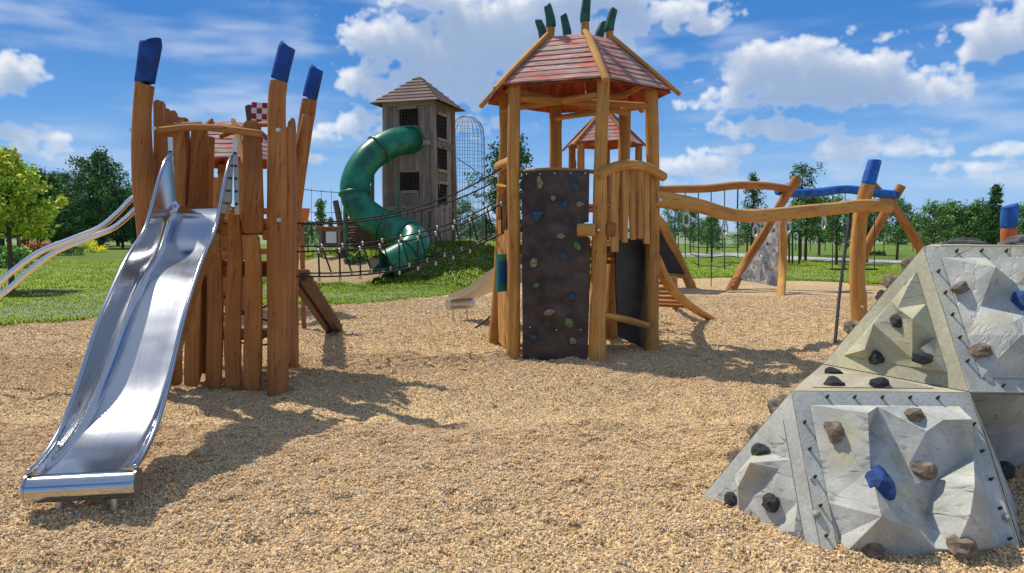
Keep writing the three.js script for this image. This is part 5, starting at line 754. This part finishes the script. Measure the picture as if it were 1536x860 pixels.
{
  // yellow-green maple on the lawn
  const m = tree('maple_tree', 'young yellow-green maple standing on the lawn by the shrub bed', 'tree', { seed: 21, h: 3.6, r: .075, crown: 1.55, limbs: 24, sub: 6, per: 62, leaf: .062, clump: .27, rise: .2, shape: (t, a) => 1.35 * Math.pow(Math.sin(Math.PI * Math.min(1, .25 + t * .75)), .8) * (1 - .35 * t), cols: BRIGHT });
  const top = leaves([[.0, 3.45, 0, .3], [.25, 3.2, .1, .25], [.6, 2.75, .2, .25], [.2, 3.6, 0, .18]], 50, .055, [[.38, .24, .05], [.34, .30, .05]], 31); put(m, 'young_shoots', top, LEAF, 'orange-tinted young leaves');
  place(m, G(18, 440), 1, 1.1);
  // dense dark wood behind the shrub bed
  const dk = tree('broadleaf_tree', 'dense dark green broadleaf tree behind the shrub bed', 'tree', { seed: 22, h: 6, r: .17, crown: 1.0, limbs: 30, sub: 5, per: 60, leaf: .11, clump: .62, shape: (t) => 2.5 * Math.sqrt(Math.max(.05, 1 - Math.pow(t * 1.5 - .55, 2))), cols: DK }, 'dark trees behind the shrub bed');
  place(dk, atDepth(152, 66), 1.2, .4, 1.4); const dl = 'dense dark green broadleaf tree behind the shrub bed';
  [[205, 46, .6, 2, .62], [60, 46, .78, 3, .80], [5, 44, .8, 4, .88], [105, 49, .75, 5, .8], [-50, 45, .9, 6, .9], [250, 48, .6, 1, .6], [-110, 44, .9, 2.5, .9], [178, 52, .75, 3.4, .72], [30, 52, .8, 4.4, .92], [82, 43, .5, 2.2, .5], [128, 42.5, .5, 1.2, .48], [40, 48, .8, .9, .8], [90, 47, .7, 1.9, .78], [-20, 47, .8, 5.2, .86], [185, 45, .5, .2, .5]].forEach(([px, d, s, t, sy], k) => copy(dk, dl, atDepth(px, d * 1.5), s * 1.5, t, sy * 1.5));
  // light broadleaf trees in the row beyond the lawn, right
  const lt = tree('orchard_tree', 'small round-crowned tree in the row along the field', 'tree', { seed: 23, h: 4, r: .09, crown: 1.5, limbs: 20, sub: 5, per: 42, leaf: .075, clump: .38, shape: (t) => 1.25 * Math.sqrt(Math.max(.06, 1 - Math.pow(t * 1.6 - .7, 2))), cols: [...MID, DK[1], DK[3]] }, 'trees in the row along the field'), ll = 'small round-crowned tree in the row along the field';
  place(lt, atDepth(1255, 34), .78, 0);
  [[1208, 38, .92, 1.2], [1300, 36, .75, 2.2], [1345, 40, .82, 3.1], [1400, 38, 1.02, 4.4, 1.05], [1432, 40, 1.05, 5.1, 1.08], [1462, 39, 1.0, .6, 1.08], [1492, 41, .92, 1.7], [1418, 44, 1.1, 2.7, 1.08], [1478, 46, 1.15, 3.6, 1.1], [1376, 42, .85, 5.6], [1060, 50, .62, 2.9], [1068, 36, .44, .3, .62], [1012, 48, .7, 4.9, .95], [1035, 52, .62, 5.9, .85], [1165, 33, .58, 1.9], [1120, 44, .7, 3.9], [1540, 40, .95, 2.1, 1.1], [1570, 43, 1.1, 1.1], [1228, 47, 1.05, 4.1, 1.02], [1290, 48, .85, 2.4], [1515, 47, .95, .9], [1445, 50, 1.15, 1.9, 1.02]].forEach(([px, d, s, t, sy], k) => copy(lt, { 0: 'round-crowned tree behind the pierced panel, beside the tree guard', 1: 'round-crowned tree directly behind the blue-topped handle post', 2: 'round-crowned tree behind the right swing leg', 10: 'small far tree seen through the rope net', 11: 'young slim-trunked tree close behind the rope net', 12: 'feathery tree beside the dark sloping panel', 14: 'young tree standing inside the dark green stake frame', 16: 'tree behind the single blue-topped post' }[k] ?? ll, atDepth(px, d), px > 1370 ? s * .8 : s, t, (sy ?? s) * (px > 1370 ? .74 : 1)));
  // slender conifers
  const cf = tree('conifer_tree', 'dark tapering conifer rising behind the net frame', 'tree', { seed: 24, h: 5, r: .08, crown: .7, limbs: 34, sub: 4, per: 30, leaf: .06, clump: .26, rise: -.1, shape: (t) => 1.25 * (1 - t) + .12, cols: DK }); place(cf, atDepth(1127, 38), .92, .5);
  const c2 = tree('airy_tree', 'tall loose-crowned tree rising behind the blue swing beam', 'tree', { seed: 25, h: 5.6, r: .09, crown: 1.4, limbs: 26, sub: 4, per: 30, leaf: .08, clump: .36, rise: .1, shape: (t) => 1.9 * (1 - t * .55) * (.6 + .4 * Math.sin(t * 9)), cols: [...DK, MID[0]] }); place(c2, atDepth(1200, 40), .95, 1.3);
  // columnar poplar
  const pp = tree('poplar_tree', 'dark narrow columnar poplar rising above the row', 'tree', { seed: 26, h: 5.2, r: .1, crown: .8, limbs: 30, sub: 4, per: 50, leaf: .07, clump: .24, rise: 1.6, shape: (t) => .36 * Math.sqrt(Math.max(.05, 1 - Math.pow(t * 1.8 - .85, 2))), cols: DK }); place(pp, atDepth(1489, 38), .9, 0, .78);
  // tree behind the wire dome
  const wd = tree('spreading_tree', 'dark spreading tree behind the rope bridge end', 'tree', { seed: 27, h: 6, r: .12, crown: 1.2, limbs: 30, sub: 5, per: 46, leaf: .085, clump: .42, rise: .35, shape: (t) => 1.5 * Math.sqrt(Math.max(.06, 1 - Math.pow(t * 1.55 - .6, 2))) * (1 - .2 * t), cols: DK }); place(wd, atDepth(762, 33), .98, .7, .98);
  const w2 = tree('sapling', 'slim bright green sapling seen left of the tube slide', 'tree', { seed: 28, h: 4, r: .06, crown: .8, limbs: 20, sub: 4, per: 30, leaf: .075, clump: .26, rise: 1.0, shape: (t) => .62 * (1 - t * .75), cols: MID }); place(w2, atDepth(482, 42), .86, 0);
  copy(w2, 'dark sapling seen between lookout tower and its slide', atDepth(556, 34), .62, 2); copy(w2, 'short leafy sapling beside the notice board', atDepth(497, 46), .62, 3);
  copy(lt, 'small pale tree behind the wire dome', atDepth(690, 38), .85, 2.2, .8); copy(lt, 'low tree beyond the notice board', atDepth(462, 48), .6, 3.3, .55); copy(lt, 'small tree on the field edge behind the mound', atDepth(725, 42), .7, 1.3, .6);
}
// shrubs: one ball of stems and leaves each
function shrub(name, label, px, py, w, h, cols, seed, leaf = .05, per = 55, group) {
  const b = G(px, py), d = -b.z, W = w * M(d) / 2, Hh = h * M(d), T = thing(name, label, 'shrub', b, group), r = rng(seed), cl = [];
  for (let k = 0; k < 26; k++) { const a = r() * 6.283, q = Math.sqrt(r()) * .82, y = Hh * (.12 + .76 * r() * Math.sqrt(Math.max(.05, 1 - q * q))); cl.push([b.x + Math.cos(a) * q * W, b.y + y, b.z + Math.sin(a) * q * W * .8, Math.min(W, Hh) * .3]); }
  const st = []; for (let k = 0; k < 6; k++) { const a = k * 1.1; st.push(tube([V(b.x, b.y - .05, b.z), V(b.x + Math.cos(a) * W * .5, b.y + Hh * .6, b.z + Math.sin(a) * W * .4)], .014, 1, 5)); } put(T, 'stems', mergeGeometries(st), BARK);
  put(T, 'foliage', leaves(cl, per, leaf, cols, seed + 1), LEAF); return T;
}
shrub('shrub', 'bright green mounded grassy shrub beside the maple trunk', 18, 404, 64, 44, [[.12, .22, .05], [.16, .26, .06], [.09, .17, .04]], 301, .07, 90);
shrub('shrub', 'reddish brown barberry shrub in the bed', 58, 389, 46, 32, [[.24, .085, .03], [.20, .10, .035], [.28, .13, .045]], 302, .05, 80);
shrub('shrub', 'small golden yellow shrub between the reddish and green ones', 84, 384, 22, 24, YEL, 303, .05, 60);
shrub('shrub', 'low green clipped shrub in the bed', 110, 384, 52, 22, MID, 304, .05, 80);
shrub('shrub', 'bright yellow flowering shrub at the end of the bed', 140, 380, 44, 20, [[.55, .46, .03], [.40, .38, .04], [.22, .28, .04]], 305, .045, 80);
shrub('shrub', 'rounded green shrub behind the yellow one', 150, 374, 34, 26, MID, 306, .05, 70);
shrub('shrub', 'grey-green rose bush with sparse red blooms', 62, 366, 54, 34, [[.09, .13, .07], [.11, .15, .09], [.09, .13, .07], [.30, .05, .05]], 307, .06, 70);
shrub('shrub', 'dark evergreen shrub behind the bed', 100, 368, 60, 34, DK, 308, .07, 80);
shrub('shrub', 'dark rounded shrub on the field edge', 1052, 366, 52, 22, DK, 309, .08, 80, 'dark shrubs on the field edge');
shrub('shrub', 'dark rounded shrub on the field edge', 1236, 366, 26, 22, DK, 310, .08, 60, 'dark shrubs on the field edge');
shrub('shrub', 'dark rounded shrub on the field edge', 1348, 368, 30, 20, DK, 311, .08, 60, 'dark shrubs on the field edge');
shrub('shrub', 'dark rounded shrub on the field edge', 1470, 369, 60, 26, DK, 312, .08, 80, 'dark shrubs on the field edge');
shrub('shrub', 'weedy green tuft at the foot of the lookout tower', 640, 384, 60, 16, MID, 313, .05, 60);  shrub('shrub', 'weedy green tuft under the green pole', 535, 394, 40, 14, MID, 315, .05, 50);
shrub('shrub', 'low weeds growing on the lawn near the path', 1318, 384, 30, 8, MID, 316, .05, 40);
// tree guard: four stakes and a cross bar
{ const b = G(1192, 398), d = -b.z, T = thing('tree_guard', 'dark green stake frame guarding a young tree', 'tree guard', b), gm = std('dark green stakes', lin(.03, .06, .05)); for (const [x, o] of [[1177, 0], [1184, .6], [1189, .2], [1199, 0]]) put(T, 'stake', tube([ground(P(x, 398, d + o)), P(x, 346, d + o)], .045, 1, 7), gm); put(T, 'cross_bar', board(P(1174, 348, d), P(1202, 347, d), .1, .06, Y), gm); }
// red picket fence by the maple
{ const T = thing('picket_fence', 'short reddish timber fence behind the maple trunk', 'fence', atDepth(30, 36)), m = wood('reddish timber', .24, .07, .035), D = 36; for (let k = 0; k < 7; k++) put(T, 'picket', board(P(26 + k * 2.7, 366, D), P(26 + k * 2.7, 343 + Math.abs(k - 3) * .7, D), .085, .03, X), m); put(T, 'rail', board(P(-10, 344, D), P(20, 344, D), .1, .06, Y), m); put(T, 'rail', board(P(66, 345, D), P(84, 347, D), .1, .06, Y), m); post(T, 'post', [P(29, 370, D), P(29, 350, D), P(29, 329, D)], .06, MAT.grey[2]); }
// wire fence along the field, posts and wires
{ const T = thing('wire_fence', 'low wire fence with thin posts along the field edge', 'fence', atDepth(1250, 58)), D = 58, m = std('fence post', lin(.10, .095, .085)); for (let k = 0; k < 34; k++) { const x = 930 + k * 22; put(T, 'post', tube([ground(P(x, 378, D)), P(x, 351, D)], .035, 1, 6), m); } for (const y of [353, 360, 367]) put(T, 'wire', tube([P(925, y, D), P(1690, y, D)], .012, 1, 4), m); }
// far woods on the horizon
{ const g = [], r = rng(8); for (let k = 0; k < 260; k++) { const x = -2600 + r() * 5200, s = 6 + r() * 12, q = new THREE.IcosahedronGeometry(1, 1); q.scale(s * 2.5, s * .62, s); q.translate(x, s * .2, -1500 - r() * 300); g.push(q); } const m = new THREE.Mesh(mergeGeometries(g), std('far wood', lin(.10, .15, .14))); m.name = 'distant_woods'; m.userData = { kind: 'stuff', label: 'thin dark line of far woods on the horizon', category: 'woods' }; scene.add(m); }
renderer.render(scene, camera);
